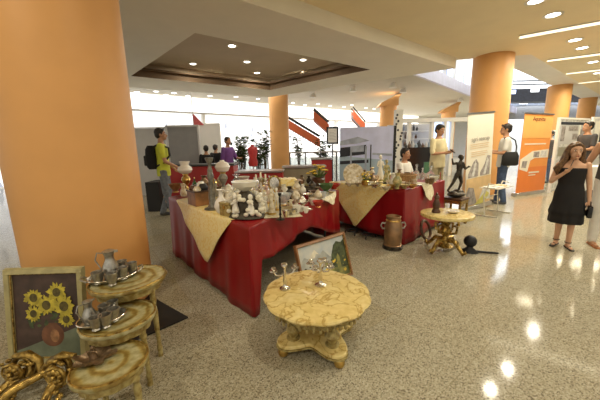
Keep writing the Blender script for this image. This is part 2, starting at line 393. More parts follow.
# far hall ceiling and the second floor edge
e0, e1 = at(405, 71, 4.0), at(480, 100, 4.0)
d_ = (e1 - e0).normalized(); FC = [(-20, 4.0), tuple((e0 - d_ * 5).xy), tuple((e1 + d_ * 14).xy), (24, 40), (-22, 12)]
FC[0] = (-16, -1.5)
struct(MB().prism(FC, 4.0, 4.25).build('ceiling_hall', M['hallceil']))
nrm = Vector((d_.y, -d_.x, 0))
a, b = e0 - d_ * 5 + nrm * 0.02, e1 + d_ * 14 + nrm * 0.02
mb = MB(); mb.prism([tuple(a.xy), tuple(b.xy), tuple((b + nrm * .12).xy), tuple((a + nrm * .12).xy)], 3.95, 4.45)
struct(mb.build('trim_gallery', M['lav']))
mb = MB()
mb.prism([tuple((a - nrm * 2).xy), tuple((b - nrm * 2).xy), tuple((b - nrm * 2.2).xy), tuple((a - nrm * 2.2).xy)], 4.25, 8.0)
struct(mb.build('wall_gallery', M['lgrey']))
for k in range(16):
    p = a + (b - a) * ((k + 0.5) / 16) - nrm * 1.95
    struct(MB().box((0, 0, 0), (0.9, 0.06, 1.9)).build('window_%d' % (k + 1), M['winb'] if k % 3 else M['winw'], None, (p.x, p.y, 5.6), math.atan2(d_.y, d_.x)))
# wall of shops along the far side
wd = Vector((0.806, 0.59, 0)); w0 = Vector((-7.7, 13.9, 0)); wn = Vector((0.59, -0.806, 0)); wr = math.atan2(wd.y, wd.x)
def W(s, z, off=0.0): p = w0 + wd * s + wn * off; return (p.x, p.y, z)
struct(MB().box((0, 0, 0), (46, 0.3, 4.2)).build('wall_far', M['white'], None, W(12, 2.1, -0.6), wr))
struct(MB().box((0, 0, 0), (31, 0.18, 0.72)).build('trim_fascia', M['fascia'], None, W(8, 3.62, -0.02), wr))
struct(MB().box((0, 0, 0), (31, 0.3, 0.05)).build('trim_fascia_lip', M['inkg'], None, W(8, 3.22, 0.02), wr))
k = 0
for s0 in (-6.5, -1.6, 3.3, 8.2, 13.1, 18.0):
    k += 1
    struct(MB().box((0, 0, 0), (4.7, 0.06, 3.05)).build('window_%d' % (20 + k), M['shop'], None, W(s0 + 2.4, 1.56, -0.3), wr))
    struct(MB().box((0, 0, 0), (0.16, 0.3, 3.2)).build('trim_mullion_%d' % k, M['white'], None, W(s0 - 0.02, 1.6, -0.15), wr))
# back wall of the atrium
struct(MB().box((16, 33, 6), (40, 0.4, 12)).build('wall_atrium', M['lgrey']))
struct(MB().box((60, 20, 6), (0.4, 70, 12)).build('wall_east', M['white']))
struct(MB().prism([(3.0, 8.4), (24, 24), (10, 40), (0, 30)], 9.5, 9.7).build('ceiling_atrium', M['white']))
# white soffit strip along the atrium edge
s0, s1 = Vector((5.83, 7.62, 0)), Vector((33.5, 28.2, 0)); sd = (s1 - s0).normalized(); sn = Vector((-sd.y, sd.x, 0))
struct(MB().prism([tuple(s0.xy), tuple(s1.xy), tuple((s1 + sn * 1.5).xy), tuple((s0 + sn * .9).xy)], 3.62, 3.92).build('ceiling_soffit', M['white']))

# round orange columns
def column(name, x, y, r, h, n=64):
    o = MB().lathe([(r, 0), (r, h)], n=n).build(name, M['orange'], None, (x, y, 0)); return struct(o)
cl1 = column('column_1', -1.9, 2.46, 0.46, 3.5)
p = aty(487.5, 120, 7.75); column('column_2', p.x, p.y, 0.45, 3.62)
p = at(563, 84, 3.62); column('column_3', p.x + .2, p.y + .35, 0.40, 3.62)
p = at(592, 97, 3.62); column('column_4', p.x + .2, p.y + .4, 0.37, 3.62)
p = aty(280, 150, 12.2); column('column_5', p.x, p.y, 0.40, 4.0)
for k, (px, Y, r) in enumerate(((387, 15.5, .42), (446, 19, .42))):
    p = aty(px, 150, Y); column('column_%d' % (6 + k), p.x, p.y, r, 3.4)
    mb = MB().prism([(-r * 1.35, -.06), (r, -.06), (r, .28), (r * 1.45, .60), (-r * 1.0, .10)], -r * .95, r * .95)
    o = mb.build('trim_column_bracket_%d' % k, M['orange'], None, (p.x, p.y, 3.4)); o.rotation_euler = (math.pi / 2, 0, R(-5)); struct(o)
# black plinth board around the near column
tag(MB().prism([(-.93, 2.11), (-1.45, 2.49), (-2.0, 1.95), (-1.48, 1.57)], 0.0, .012).build('floor_mat', M['black']), 'flat black mat on the floor around the foot of the near orange column', 'mat')

# ------------------------------------------------------------------ ceiling lamps
def downlight(x, y, z, r, power, label, group, glow='lamp', size=None):
    t = thing('ceiling_downlight', label, 'ceiling light', (x, y, z), 0, group)
    MB().lathe([(r * .82, -.004), (r, -.012), (r * 1.22, -.006), (r * 1.22, 0)], n=20).build('trim_ring', M['white'], t)
    MB().lathe([(0, -.006), (r * .84, -.005), (r * .84, 0)], n=20).build('lamp_disc', M[glow], t)
    if power:
        area('downlight_beam', (x, y, z - .03), r * 1.2, power, (1, .9, .70), shape='DISK')
g = 'downlights in the recessed ceiling panel'
for px, py, wh in ((232, 46, 'nearest the front of the recess'), (193, 64, 'by the left end of the recess near its middle'), (247, 62, 'in the middle of the recess'), (210, 74, 'near the back edge by the left end'),
                   (257, 73, 'near the back edge in the middle'), (303, 60, 'by the long right side of the recess'), (304, 72, 'by the back right corner of the recess')):
    p = at(px, py, 3.61); downlight(p.x, p.y, 3.615, .09, 9, 'small bright round downlight ' + wh, g)
g = 'round downlights in the warm ceiling'
for px, py, wh in ((536, 1, 'cut by the top edge of the photo'), (553, 15, 'before the first light strip'), (575, 40, 'just past the first light strip'), (582, 48, 'just before the second light strip'),
                   (593, 62, 'just past the second light strip'), (598, 73, 'before the fourth light strip')):
    p = at(px, py, 3.495); downlight(p.x, p.y, 3.497, .12, 30, 'round warm downlight in the yellow ceiling ' + wh, g)
for x, y in ((-2.2, .6), (.9, .8), (3.4, 2.9), (3.9, .9), (-.4, -1.6), (2.6, -1.6), (5.6, 3.2), (6.2, .6), (-3.2, -2.0)):
    downlight(x, y, 3.497, .12, 20, 'round warm downlight in the ceiling above the near floor', 'downlights above the near floor')
g = 'long light strips in the warm ceiling'
for k, ((ax, ay), (bx, by), wh) in enumerate((((520, 37), (610, 20.5), 'first'), ((548, 60.5), (606, 53), 'second'), ((567, 73.5), (606, 69), 'third'), ((579, 83), (606, 80), 'fourth'))):
    a, b = at(ax, ay, 3.495), at(bx, by, 3.495); d = b - a; b = a + d * (2.4 if k == 0 else 2.0); d = b - a; L = d.length
    c = (a + b) / 2; rz = math.atan2(d.y, d.x)
    t = thing('light_strip', wh + ' long glowing light strip across the yellow ceiling from the camera', 'ceiling light', (c.x, c.y, 3.497), rz, g)
    MB().box((0, 0, -.006), (L, .18, .01)).build('diffuser', M['tube'], t)
    f = MB()
    for sgn in (-1, 1): f.box((0, sgn * .11, -.008), (L + .05, .04, .018))
    f.build('frame', M['white'], t)
    o = area('strip_beam', (c.x, c.y, 3.46), L, 12 if k == 0 else 50, (1, .88, .62), (0, 0, rz), .12)
g = 'downlights in the far hall ceiling'
for i, (px, py) in enumerate(((137, 92), (156, 91.5), (166, 95), (174, 93), (188, 96), (210, 96), (236, 97), (258, 99), (293, 103), (305, 105), (318, 104), (330, 106), (344, 107), (352, 105), (366, 108), (374, 109))):
    p = at(px, py, 3.99); downlight(p.x, p.y, 3.995, .13, 0, 'small round downlight in the white ceiling of the far hall', g, 'lampw')
g = 'spotlights hung under the hall ceiling'
for px, py, Y, wh in ((313, 97, 9.5, 'nearest the orange column'), (353, 91, 9.5, 'second from the orange column'), (393, 87, 9.5, 'above the column with the slanted bracket'), (403, 92, 11, 'turned sideways beside a brighter one'), (460, 101, 10.5, 'beside the cream banner')):
    p = at(px, py, 3.78); t = thing('spotlight', 'white adjustable spotlight under the hall ceiling ' + wh, 'spotlight', p, .5, g)
    MB().lathe([(.09, .16), (.12, .13), (.15, 0), (.16, -.03)], n=18).build('lamp_head', M['white'], t)
    MB().lathe([(0, -.025), (.14, -.025), (.14, -.012)], n=18).build('lamp_disc', M['lampw'], t)
    MB().tube([(0, 0, .11), (.07, 0, .16), (.09, 0, 3.99 - p.z)], .018).build('arm', M['white'], t)

# ------------------------------------------------------------------ people
def remesh(mb, name, mat_, parent, voxel, smooth=4, extra=None):
    tmp = bpy.data.objects.new('tmp', mb.mesh('tmp', mat_)); C.objects.link(tmp)
    m = tmp.modifiers.new('r', 'REMESH'); m.mode = 'VOXEL'; m.voxel_size = voxel; m.use_smooth_shade = True
    s = tmp.modifiers.new('s', 'SMOOTH'); s.iterations = smooth; s.factor = .5
    bpy.context.view_layer.update()
    me = bpy.data.meshes.new_from_object(tmp.evaluated_get(bpy.context.evaluated_depsgraph_get()))
    bpy.data.objects.remove(tmp)
    if extra:
        bm = bmesh.new(); bm.from_mesh(me); bm.from_mesh(extra.mesh('x', mat_)); bm.to_mesh(me); bm.free()
    me.materials.clear(); me.materials.append(mat_)
    me.polygons.foreach_set('use_smooth', [True] * len(me.polygons)); me.polygons.foreach_set('material_index', [0] * len(me.polygons))
    o = bpy.data.objects.new(name, me); C.objects.link(o); o.parent = parent
    return o
def person(label, loc, rz, H=1.75, pose=None, skin='skin', hair='short', hairm='hairblack', top=None, topm=None, sleeve=.55, pants=None, dress=None, shoes='dgrey', hs=1.0, yaw=0.0, nod=0.0, vox=.012, slim=1.0, group=None, fat=1.0):
    s = H / 1.75; pose = pose or {}
    J = dict(hL=(.09, 0, .93), kL=(.10, -.01, .50), aL=(.10, .02, .085), hR=(-.09, 0, .93), kR=(-.10, -.01, .50), aR=(-.10, .02, .085),
             sL=(.175, .01, 1.42), eL=(.225, .03, 1.13), wL=(.235, -.05, .89), sR=(-.175, .01, 1.42), eR=(-.225, .03, 1.13), wR=(-.235, -.05, .89), fL=0, fR=0, drop=0.0)
    J.update(pose)
    S = lambda p: Vector(p) * s
    t = thing('person', label, 'person', loc, rz, group)
    dz = J['drop']
    up = lambda z: z - dz
    mb = MB()
    TR = [(.84, .115, .09), (.92, .165, .11), (1.0, .155, .10), (1.1, .13, .092), (1.25, .15, .108), (1.36, .168, .10), (1.42, .165, .082), (1.46, .10, .065), (1.5, .055, .055)]
    def torso(m, inf=0.0, z0=.8, z1=1.6, sway=0.0):
        m.loft([(0, 0, up(z) * s, (rx * slim + inf) * s, (ry * fat + inf) * s) for z, rx, ry in TR if z0 <= z <= z1], 20)
    torso(mb)
    Rz = Matrix.Rotation(yaw, 4, 'Z') @ Matrix.Rotation(nod, 4, 'X')
    hc = Vector((0, -.02, up(1.645))); hs_ = hs * s
    HT = Matrix.Translation(hc * s) @ Rz @ Matrix.Diagonal((hs_, hs_, hs_, 1))
    mb.cap(S((0, .005, up(1.43))), S((0, -.005, up(1.58))), .056 * s, .052 * s)
    mb.ell((0, .012, .018), (.074, .095, .098), n=18, T=HT); mb.ell((0, -.032, -.05), (.054, .058, .062), n=14, T=HT)
    mb.ell((0, -.075, -.085), (.024, .02, .02), n=10, T=HT)
    mb.tube([(0, -.082, .01), (0, -.098, -.015), (0, -.108, -.032), (0, -.088, -.042)], [.008, .012, .016, .012], 8, T=HT)
    for q in (-1, 1): mb.ell((q * .076, .012, -.005), (.014, .024, .034), n=8, T=HT)
    lims = []
    for q in 'LR':
        h, k, a = S(J['h' + q]), S(J['k' + q]), S(J['a' + q])
        if dz: h.z -= dz * s
        mb.cap(h, k, .083 * s * slim, .056 * s); mb.cap(k, a, .053 * s, .036 * s); mb.ell(k * .65 + a * .35 + Vector((0, .014 * s, 0)), (.05 * s, .052 * s, .10 * s))
        fd = Matrix.Rotation(J['f' + q], 3, 'Z') @ Vector((0, -1, 0))
        mb.cap(a + Vector((0, 0, -.045 * s)) - fd * .02 * s, a + fd * .15 * s + Vector((0, 0, -.06 * s)), .036 * s, .025 * s)
        sh, el, wr_ = S(J['s' + q]), S(J['e' + q]), S(J['w' + q])
        if dz:
            for v_ in (sh,): v_.z -= dz * s
        mb.cap(sh, el, .048 * s * slim, .038 * s); mb.cap(el, wr_, .038 * s, .026 * s)
        d = (wr_ - el).normalized(); side = d.cross(Vector((0, 0, 1))); side = side.normalized() if side.length > .2 else Vector((0, 1, 0))
        nr = d.cross(side).normalized()
        mb.cap(wr_, wr_ + d * .06 * s, .024 * s, .03 * s)
        lims.append((q, h, k, a, fd, sh, el, wr_, d, side, nr))
    fing = MB()
    for q, h, k, a, fd, sh, el, wr_, d, side, nr in lims:
        for i, ln in enumerate((.06, .072, .068, .052)):
            b = wr_ + d * .075 * s + side * (i - 1.5) * .016 * s
            m1 = b + d * ln * .55 * s - nr * .006 * s; m2 = b + d * ln * .95 * s - nr * .03 * s
            fing.tube([b - d * .02 * s, b, m1, m2], [.009 * s, .009 * s, .0085 * s, .006 * s], 6)
        b = wr_ + d * .03 * s + side * .025 * s
        fing.tube([b, b + (d * .02 + side * .022) * s, b + (d * .05 + side * .028 - nr * .012) * s], [.011 * s, .0105 * s, .007 * s], 6)
    remesh(mb, 'body', M[skin], t, vox * s * .85, 3, fing)
    # face
    for q in (-1, 1):
        MB().ell((q * .029, -.071, .012), (.0135, .009, .0075), n=10, T=HT).build('eye', M['eyew'], t)
        MB().ell((q * .029, -.078, .012), (.0065, .005, .0065), n=8, T=HT).build('iris', M['eyed'], t)
        MB().tube([(q * .014, -.082, .031), (q * .03, -.081, .037), (q * .047, -.07, .031)], [.003, .0042, .002], 6, T=HT).build('eyebrow', M[hairm], t)
    MB().ell((0, -.0875, -.062), (.021, .008, .0075), n=10, T=HT).build('lips', M['lips'], t)
    # hair
    hb = MB()
    if hair in ('short', 'long', 'bun'):
        hb.ell((0, .030, .042), (.084, .096, .090), n=20, T=HT)
        hb.ell((0, .05, .0), (.078, .07, .085), n=16, T=HT)
        for q in (-1, 1): hb.ell((q * .068, .02, .02), (.018, .05, .05), n=10, T=HT)
        hb.tube([(-.066, -.03, .068), (0, -.055, .102), (.066, -.03, .068)], [.018, .022, .018], 8, T=HT)
    if hair == 'long':
        rnd = random.Random(3)
        for k in range(30):
            a = -.30 + 3.75 * k / 29; q = (.08 + .012 * rnd.random())
            x, y = math.cos(a) * q, .02 + math.sin(a) * q
            L = .28 + .10 * rnd.random(); sw = rnd.uniform(-.02, .02)
            out = 1.0 + .75 * min(1, abs(x) / .08)
            hb.tube([(x * .75, y * .8, .07), (x * 1.06, y, .0), (x * 1.2 + sw, y * 1.1, -L * .4), (x * out * 1.1 - sw, y * 1.2 - .01, -L * .75), (x * out * 1.15 + sw, y * 1.1 - .02, -L)], [.024, .026, .03, .026, .008], 7, T=HT)
    remesh(hb, 'hair', M[hairm], t, .009 * s, 2)
    # clothes
    if top:
        m = MB(); torso(m, .016, .9 if top != 'tank' else .9, 1.465)
        m.loft([(0, 0, up(z) * s, rx * slim * s, ry * fat * s) for z, rx, ry in ((.83, .178, .128), (.93, .18, .13), (1.05, .17, .122), (1.15, .162, .12))], 20)
        for q, h, k, a, fd, sh, el, wr_, d, side, nr in lims:
            if sleeve > 0:
                e = sh.lerp(el, min(1, sleeve)); m.cap(sh, e, .062 * s, .056 * s)
                if sleeve > 1: m.cap(el, el.lerp(wr_, sleeve - 1), .05 * s, .04 * s)
        remesh(m, top, M[topm], t, .013 * s, 3)
    if pants:
        m = MB(); torso(m, .012, .84, 1.0)
        for q, h, k, a, fd, sh, el, wr_, d, side, nr in lims:
            m.cap(h, k, .094 * s * slim, .073 * s); m.cap(k, a + Vector((0, 0, .0 * s)), .07 * s, .058 * s)
        remesh(m, 'trousers', M[pants], t, .014 * s, 3)
    if dress: remesh(dress(s), 'dress', M[topm], t, .012 * s, 2)
    for q, h, k, a, fd, sh, el, wr_, d, side, nr in lims:
        m = MB()
        m.cap(a + Vector((0, 0, -.042 * s)) - fd * .025 * s, a + fd * .155 * s + Vector((0, 0, -.055 * s)), .042 * s, .031 * s)
        if shoes == 'sandal':
            m = MB()
            p0 = a - fd * .05 * s; p1 = a + fd * .185 * s
            m.cap((p0.x, p0.y, .008), (p1.x, p1.y, .008), .036 * s, .036 * s, 12)
            m.v = [Vector((v_.x, v_.y, max(.001, min(v_.z, .018)))) for v_ in m.v]
            sd_ = Vector((-fd.y, fd.x, 0)); c = a + fd * .11 * s
            m.tube([c + sd_ * .036 * s + Vector((0, 0, .01 - c.z)), Vector((c.x, c.y, .058 * s)), c - sd_ * .036 * s + Vector((0, 0, .01 - c.z))], .010 * s, 6)
            m.tube([a + Vector((math.cos(u) * .044 * s, math.sin(u) * .044 * s, .012 * s)) for u in [k_ * .7 for k_ in range(9)]], .007 * s, 6, closed=True)
            m.build('sandal', M['blackgloss'] if skin == 'skin' else M['leather'], t)
        else:
            o = remesh(m, 'shoe', M[shoes], t, .012 * s, 2)
    return t
# girl in the black dress
def girl_dress(s):
    m = MB()
    m.loft([(0, 0, z * s, rx * s, ry * s) for z, rx, ry in ((.43, .232, .185), (.50, .232, .185), (.56, .225, .178), (.62, .24, .19), (.8, .205, .16), (.95, .195, .145), (1.1, .165, .125), (1.25, .172, .13), (1.34, .178, .128), (1.37, .176, .124), (1.375, .1, .08))], 28)
    m.v = [v_ * 1 if v_.z > .75 * s else Vector((v_.x * (1 + .05 * math.sin(math.atan2(v_.y, v_.x) * 9)), v_.y * (1 + .05 * math.sin(math.atan2(v_.y, v_.x) * 9)), v_.z)) for v_ in m.v]
    return m
girl = person('girl in a black strapless dress with long brown hair, one hand at her shoulder', (3.42, 3.56, 0), R(-40), 1.31,
              dict(eR=(-.25, .0, 1.13), wR=(-.10, -.15, 1.30), eL=(.225, .03, 1.10), wL=(.25, -.02, .84), kL=(.085, -.03, .5), kR=(-.07, -.05, .5), aL=(.075, -.04, .085), aR=(-.075, .08, .085), fL=.25, fR=-.3),
              'skin', 'long', 'hairbrown', dress=girl_dress, topm='tblack', shoes='sandal', hs=1.18, yaw=R(14), nod=R(4), vox=.010)
MB().tube([(-.045, -.11, 1.0), (-.03, -.115, 1.06), (-.01, -.06, 1.12), (.02, .03, 1.13)], .004).build('necklace', M['dgrey'], girl)
p = Vector((3.42, 3.56, 0)) + Matrix.Rotation(R(-40), 3, 'Z') @ Vector((.20, -.03, .50))
t = thing('handbag', 'small black handbag hanging from the hand of the girl in black', 'handbag', p, R(-40))
MB().box((0, 0, 0), (.05, .16, .15)).build('bag_body', M['blackgloss'], t, bevel=.015)
MB().tube([(0, -.05, .07), (0, -.03, .12), (0, .03, .12), (0, .05, .07)], .006).build('strap', M['black'], t)
# woman cut by the frame edge
person('woman in white trousers and dark top, mostly cut off by the edge of the photo', (3.98, 3.60, 0), R(-25), 1.6,
       dict(eR=(-.27, .06, 1.14), wR=(-.36, .02, .95), aR=(-.13, -.06, .085), kR=(-.12, -.06, .5)), 'skintan', 'short', 'hairblack', top='blouse', topm='tgrey', sleeve=.0, pants='wpants', shoes='sandal')
# man in the yellow shirt with a backpack
ym = person('man in a yellow T-shirt and grey jeans with a backpack, standing at the table end', (-2.75, 5.8, 0), R(112), 1.76,
       dict(eL=(.24, -.02, 1.14), wL=(.17, -.2, .95), eR=(-.22, -.06, 1.12), wR=(-.12, -.26, 1.0), kL=(.09, -.05, .5), aL=(.09, .1, .085), aR=(-.1, -.1, .085)),
       'skintan', 'short', 'hairblack', top='tshirt', topm='tyellow', sleeve=.65, pants='greyj', shoes='dgrey')
bp = MB().loft([(0, 0, z, rx, ry) for z, rx, ry in ((-.24, .13, .07), (-.2, .155, .10), (0, .165, .115), (.15, .15, .10), (.22, .10, .06))], 16)
t = thing('backpack', 'dark backpack on the back of the man in yellow', 'backpack', Vector((-2.75, 5.8, 0)) + Matrix.Rotation(R(112), 3, 'Z') @ Vector((0, .19, 1.22)), R(112))
bp.build('bag_body', M['tblack'], t)
MB().box((0, .105, -.07), (.2, .06, .2)).build('front_pocket', M['black'], t, bevel=.02)
for q in (-1, 1): MB().tube([(q * .1, -.04, .19), (q * .11, -.17, .245), (q * .115, -.32, .17), (q * .125, -.33, .02), (q * .15, -.22, -.12), (q * .13, -.08, -.18)], .018).build('strap', M['black'], t)
# man with shoulder bag by the banners
jm = person('man in a white T-shirt and blue jeans with a black shoulder bag reading a leaflet', (4.52, 6.34, 0), R(-118), 1.74,
       dict(eL=(.22, -.03, 1.14), wL=(.14, -.26, 1.15), eR=(-.21, -.03, 1.14), wR=(-.10, -.27, 1.2), aL=(.10, .06, .085), aR=(-.09, -.05, .085)),
       'skintan', 'short', 'hairblack', top='tshirt', topm='twhite', sleeve=.7, pants='jeans', shoes='dgrey', nod=R(8))
def near(px, py, Y): return aty(px, py, Y)
bagp = Vector((4.52, 6.34, 0)) + Matrix.Rotation(R(-118), 3, 'Z') @ Vector((.24, .08, 1.02))
t = thing('shoulder_bag', 'black shoulder bag at the hip of the man in the white T-shirt', 'bag', bagp, R(-118))
MB().loft([(0, 0, z, rx, ry) for z, rx, ry in ((-.15, .04, .12), (-.12, .06, .155), (.05, .055, .15), (.14, .03, .11))], 14).build('bag_body', M['black'], t)
MB().tube([(0, -.08, .12), (-.04, -.12, .28), (-.12, -.12, .43), (-.27, -.02, .46), (-.3, .1, .38), (-.2, .12, .24), (-.03, .09, .12)], .014).build('strap', M['black'], t)
lp = Vector((4.52, 6.34, 0)) + Matrix.Rotation(R(-118), 3, 'Z') @ Vector((.02, -.38, 1.2))
o = MB().box((0, 0, 0), (.2, .15, .004)).build('leaflet', M['paper'], None, lp, R(-118)); o.rotation_euler.x = R(25)
tag(o, 'white leaflet held open by the man with the shoulder bag', 'leaflet')
# man in cream behind the far table
person('man in a cream short-sleeved shirt and beige trousers looking down at his phone', (3.13, 6.5, 0), R(28), 1.76,
       dict(eL=(.23, -.04, 1.14), wL=(.07, -.24, 1.18), eR=(-.23, -.04, 1.14), wR=(-.04, -.25, 1.16)), 'skintan', 'short', 'hairblack', top='shirt', topm='tcream', sleeve=.9, pants='khaki', nod=R(18), fat=1.2)
php = Vector((3.13, 6.5, 0)) + Matrix.Rotation(R(28), 3, 'Z') @ Vector((.02, -.34, 1.2))
o = MB().box((0, 0, 0), (.07, .012, .13)).build('mobile_phone', M['black'], None, php, R(48)); o.rotation_euler.x = R(-50)
tag(o, 'black mobile phone in the hands of the man in cream', 'phone')
# man sitting behind the far table on a chair
person('man in a white shirt sitting low behind the far red table', (2.22, 6.05, 0), R(40), 1.72,
       dict(drop=.46, sL=(.175, .01, 1.42), eL=(.22, -.08, .72), wL=(.15, -.28, .74), eR=(-.22, -.08, .72), wR=(-.1, -.3, .74), kL=(.12, -.42, .50), aL=(.12, -.40, .085), kR=(-.12, -.42, .5), aR=(-.12, -.4, .085)),
       'skintan', 'short', 'hairblack', top='shirt', topm='twhite', sleeve=.6, pants='jeans', vox=.014)
t = thing('stool', 'dark stool under the seated man behind the far table', 'stool', (2.22, 6.05, 0), R(40))
MB().lathe([(.17, .355), (.18, .37), (.17, .385)], n=20).build('seat', M['dgrey'], t)
for q in range(4): MB().cap((.1 * math.cos(q * 1.57 + .78), .1 * math.sin(q * 1.57 + .78), .355), (.16 * math.cos(q * 1.57 + .78), .16 * math.sin(q * 1.57 + .78), .014), .012, .012).build('leg', M['steel'], t)
# people by the kiosk and the display panels
p = aty(228, 150, 8.2); person('woman in a purple top with dark tied hair behind the red counter', (p.x, p.y, 0), R(60), 1.66, dict(eL=(.22, -.1, 1.14), wL=(.12, -.34, 1.14)), 'skintan', 'bun', 'hairblack', top='blouse', topm='tpurple', sleeve=1.2, pants='jeans', vox=.016)
p = aty(206, 150, 7.98); person('dark-haired person in black bending behind the red counter, next to the grey partition', (p.x, p.y, 0), R(-150), 1.44, {}, 'skintan', 'short', 'hairblack', top='sweater', topm='tblack', sleeve=1.6, pants='jeans', vox=.016)
p = aty(215.5, 150, 8.9); person('dark-haired person in black between the purple top and the bending one', (p.x, p.y, 0), R(160), 1.47, {}, 'skintan', 'short', 'hairblack', top='sweater', topm='tblack', sleeve=1.6, pants='jeans', vox=.016)
p = aty(585, 150, 7.0); person('man in a charcoal T-shirt standing beside the grey display panels', (p.x, p.y, 0), R(-95), 1.80, dict(eL=(.22, -.03, 1.14), wL=(.12, -.27, 1.1)), 'skintan', 'short', 'hairblack', top='tshirt', topm='tgrey', sleeve=.7, pants='jeans', vox=.014)
p = aty(549, 150, 9.6); person('person in dark clothes half hidden behind the orange banner', (p.x, p.y, 0), R(-80), 1.70, {}, 'skintan', 'short', 'hairblack', top='sweater', topm='tgrey', sleeve=1.7, pants='jeans', vox=.016)

# ------------------------------------------------------------------ fittings in the hall behind the tables
def panel(name, label, cat, px0, px1, pyt, Y, thick, mat_, group=None, frame=None, z0=0.0, rz=0.0):
    a, b, tp = aty(px0, 150, Y), aty(px1, 150, Y), aty((px0 + px1) / 2, pyt, Y)
    wd_ = (b.x - a.x); h = tp.z - z0
    t = thing(name, label, cat, ((a.x + b.x) / 2, Y, z0), rz)
    MB().box((0, 0, h / 2), (wd_, thick, h)).build('board', M[mat_], t)
    if frame:
        f = MB()
        for sg in (-1, 1): f.box((sg * wd_ / 2, 0, h / 2), (.05, thick * 1.6, h + .04))
        f.box((0, 0, h), (wd_, thick * 1.6, .05)); f.build('frame', M[frame], t)
    return t, wd_, h
panel('partition_panel', 'pale grey partition behind the man in yellow', 'partition', 133, 168, 128, 8.6, .06, 'lgrey', frame='steel')
panel('partition_panel', 'dark grey partition with a metal frame between two paler ones', 'partition', 169, 200, 126, 8.5, .06, 'grey', frame='lgrey')
panel('partition_panel', 'white partition next to the dark grey one, behind people in black', 'partition', 201, 221, 124, 11.4, .06, 'white', frame='white')
t, wd_, h = panel('equipment_case', 'black case on the floor behind the legs of the man in yellow', 'case', 147, 160, 181, 6.5, .5, 'black')
for q in (-1, 1): MB().tube([(q * wd_ / 2, -.1, h * .75), (q * (wd_ / 2 + .03), -.06, h * .78), (q * (wd_ / 2 + .03), .06, h * .78), (q * wd_ / 2, .1, h * .75)], .012).build('handle', M['steel'], t)
t = thing('flag', 'small red and white pennant hung before the bright shop fronts', 'flag', aty(192.5, 113, 10.5))
MB().prism([(0, 0), (.38, -.42), (.02, -.44)], -.01, .01, 0, T=Matrix.Rotation(math.pi / 2, 4, 'X')).build('cloth', M['pink'], t)
MB().cap((0, 0, -.5), (0, 0, 4.0 - t.location.z), .012, .012).build('cord', M['lgrey'], t)
# long low red counter with grey top
def counter(label, px0, px1, Y, ztop, body, topm, dep=.5, z0=0.0):
    a, b = aty(px0, 160, Y), aty(px1, 160, Y); wd_ = b.x - a.x
    t = thing('counter', label, 'counter', ((a.x + b.x) / 2, Y + dep / 2, z0))
    MB().box((0, 0, ztop / 2 - .03), (wd_, dep, ztop - .06)).build('body', M[body], t)
    MB().box((0, -.01, ztop - .02), (wd_ + .06, dep + .1, .045)).build('worktop', M[topm], t, bevel=.008)
    MB().box((0, -dep / 2 - .002, .05), (wd_, .02, .1)).build('plinth', M['black'], t)
    return t
counter('red counter with a dark top behind the oil lamps and the man in yellow', 166, 233, 7.2, .98, 'redp', 'dgrey')
counter('red counter with a grey steel top behind the middle of the near table', 236, 282, 7.0, .80, 'redp', 'steel')
counter('olive glossy counter below the black framed notice', 283, 325, 7.6, .86, 'olive', 'steel')
counter('small red counter behind the yellow flower pot', 312, 332, 8.6, 1.02, 'redp', 'steel', .4)
# glass railing
def railing(label, px0, px1, Y, h, n):
    a, b = aty(px0, 160, Y), aty(px1, 160, Y); L = b.x - a.x
    t = thing('glass_railing', label, 'railing', ((a.x + b.x) / 2, Y, 0))
    for k in range(n): MB().cap((-L / 2 + L * k / (n - 1), 0, .02), (-L / 2 + L * k / (n - 1), 0, h), .022, .022).build('post', M['dgrey'], t)
    MB().cap((-L / 2, 0, h), (L / 2, 0, h), .025, .025).build('handrail', M['steel'], t)
    MB().box((0, .02, h * .5), (L, .012, h * .75)).build('pane', M['pane'], t)
railing('glass railing with dark posts in front of the escalators', 290, 352, 9.4, 1.18, 5)
railing('glass railing with dark posts between the near orange column and the purple top', 233, 268, 11.6, 1.1, 4)
# plants and goods by the orange column
def plant(label, px, Y, h, n, seed, potc='stone', spread=.3):
    p = aty(px, 160, Y); rnd = random.Random(seed)
    t = thing('potted_plant', label, 'plant', (p.x, p.y, 0))
    MB().lathe([(.13, 0), (.19, .34), (.20, .36), (.17, .36), (.16, .32), (0, .32)], n=18).build('pot', M[potc], t)
    st, lf = MB(), MB()
    for k in range(n):
        a = rnd.uniform(0, 6.28); q = rnd.uniform(.05, spread); hh = h * rnd.uniform(.6, 1)
        e = (q * math.cos(a), q * math.sin(a), hh)
        st.tube([(e[0] * .1, e[1] * .1, .3), (e[0] * .4, e[1] * .4, hh * .65), e], [.012, .008, .004], 6)
        for j in range(13):
            u = rnd.uniform(.5, 1); c = Vector((e[0] * u, e[1] * u, .3 + (hh - .3) * u)); b = rnd.uniform(0, 6.28); l = rnd.uniform(.12, .26)
            d = Vector((math.cos(b), math.sin(b), rnd.uniform(-.2, .6))) * l; n_ = Vector((-math.sin(b), math.cos(b), 0)) * l * .26
            lf.add([c, c + d * .5 + n_ + Vector((0, 0, .012)), c + d, c + d * .5 - n_ + Vector((0, 0, .012)), c + d * .5 - Vector((0, 0, .01))], [(0, 1, 2, 3), (0, 4, 2, 1), (0, 3, 2, 4)])
    st.build('stems', M['dwood'], t); lf.build('foliage', M['leaf'], t)
    return t
plant('tall leafy plant in a stone pot against the orange column', 265, 10.8, 2.1, 14, 3)
plant('bushy dark plant in a stone pot behind the red counter', 244, 12.4, 2.0, 18, 5, spread=.42)
plant('dark leafy plant beside the glass railing, past the steel counter', 259, 10.1, 1.7, 16, 6, spread=.3)
plant('leafy plant in a dark pot beyond the black framed notice', 322, 11.0, 1.75, 14, 8, 'dgrey', spread=.4)
plant('dark bushy plant in a stone pot between the purple top and the red mannequin', 240, 9.9, 1.75, 16, 15, spread=.4)
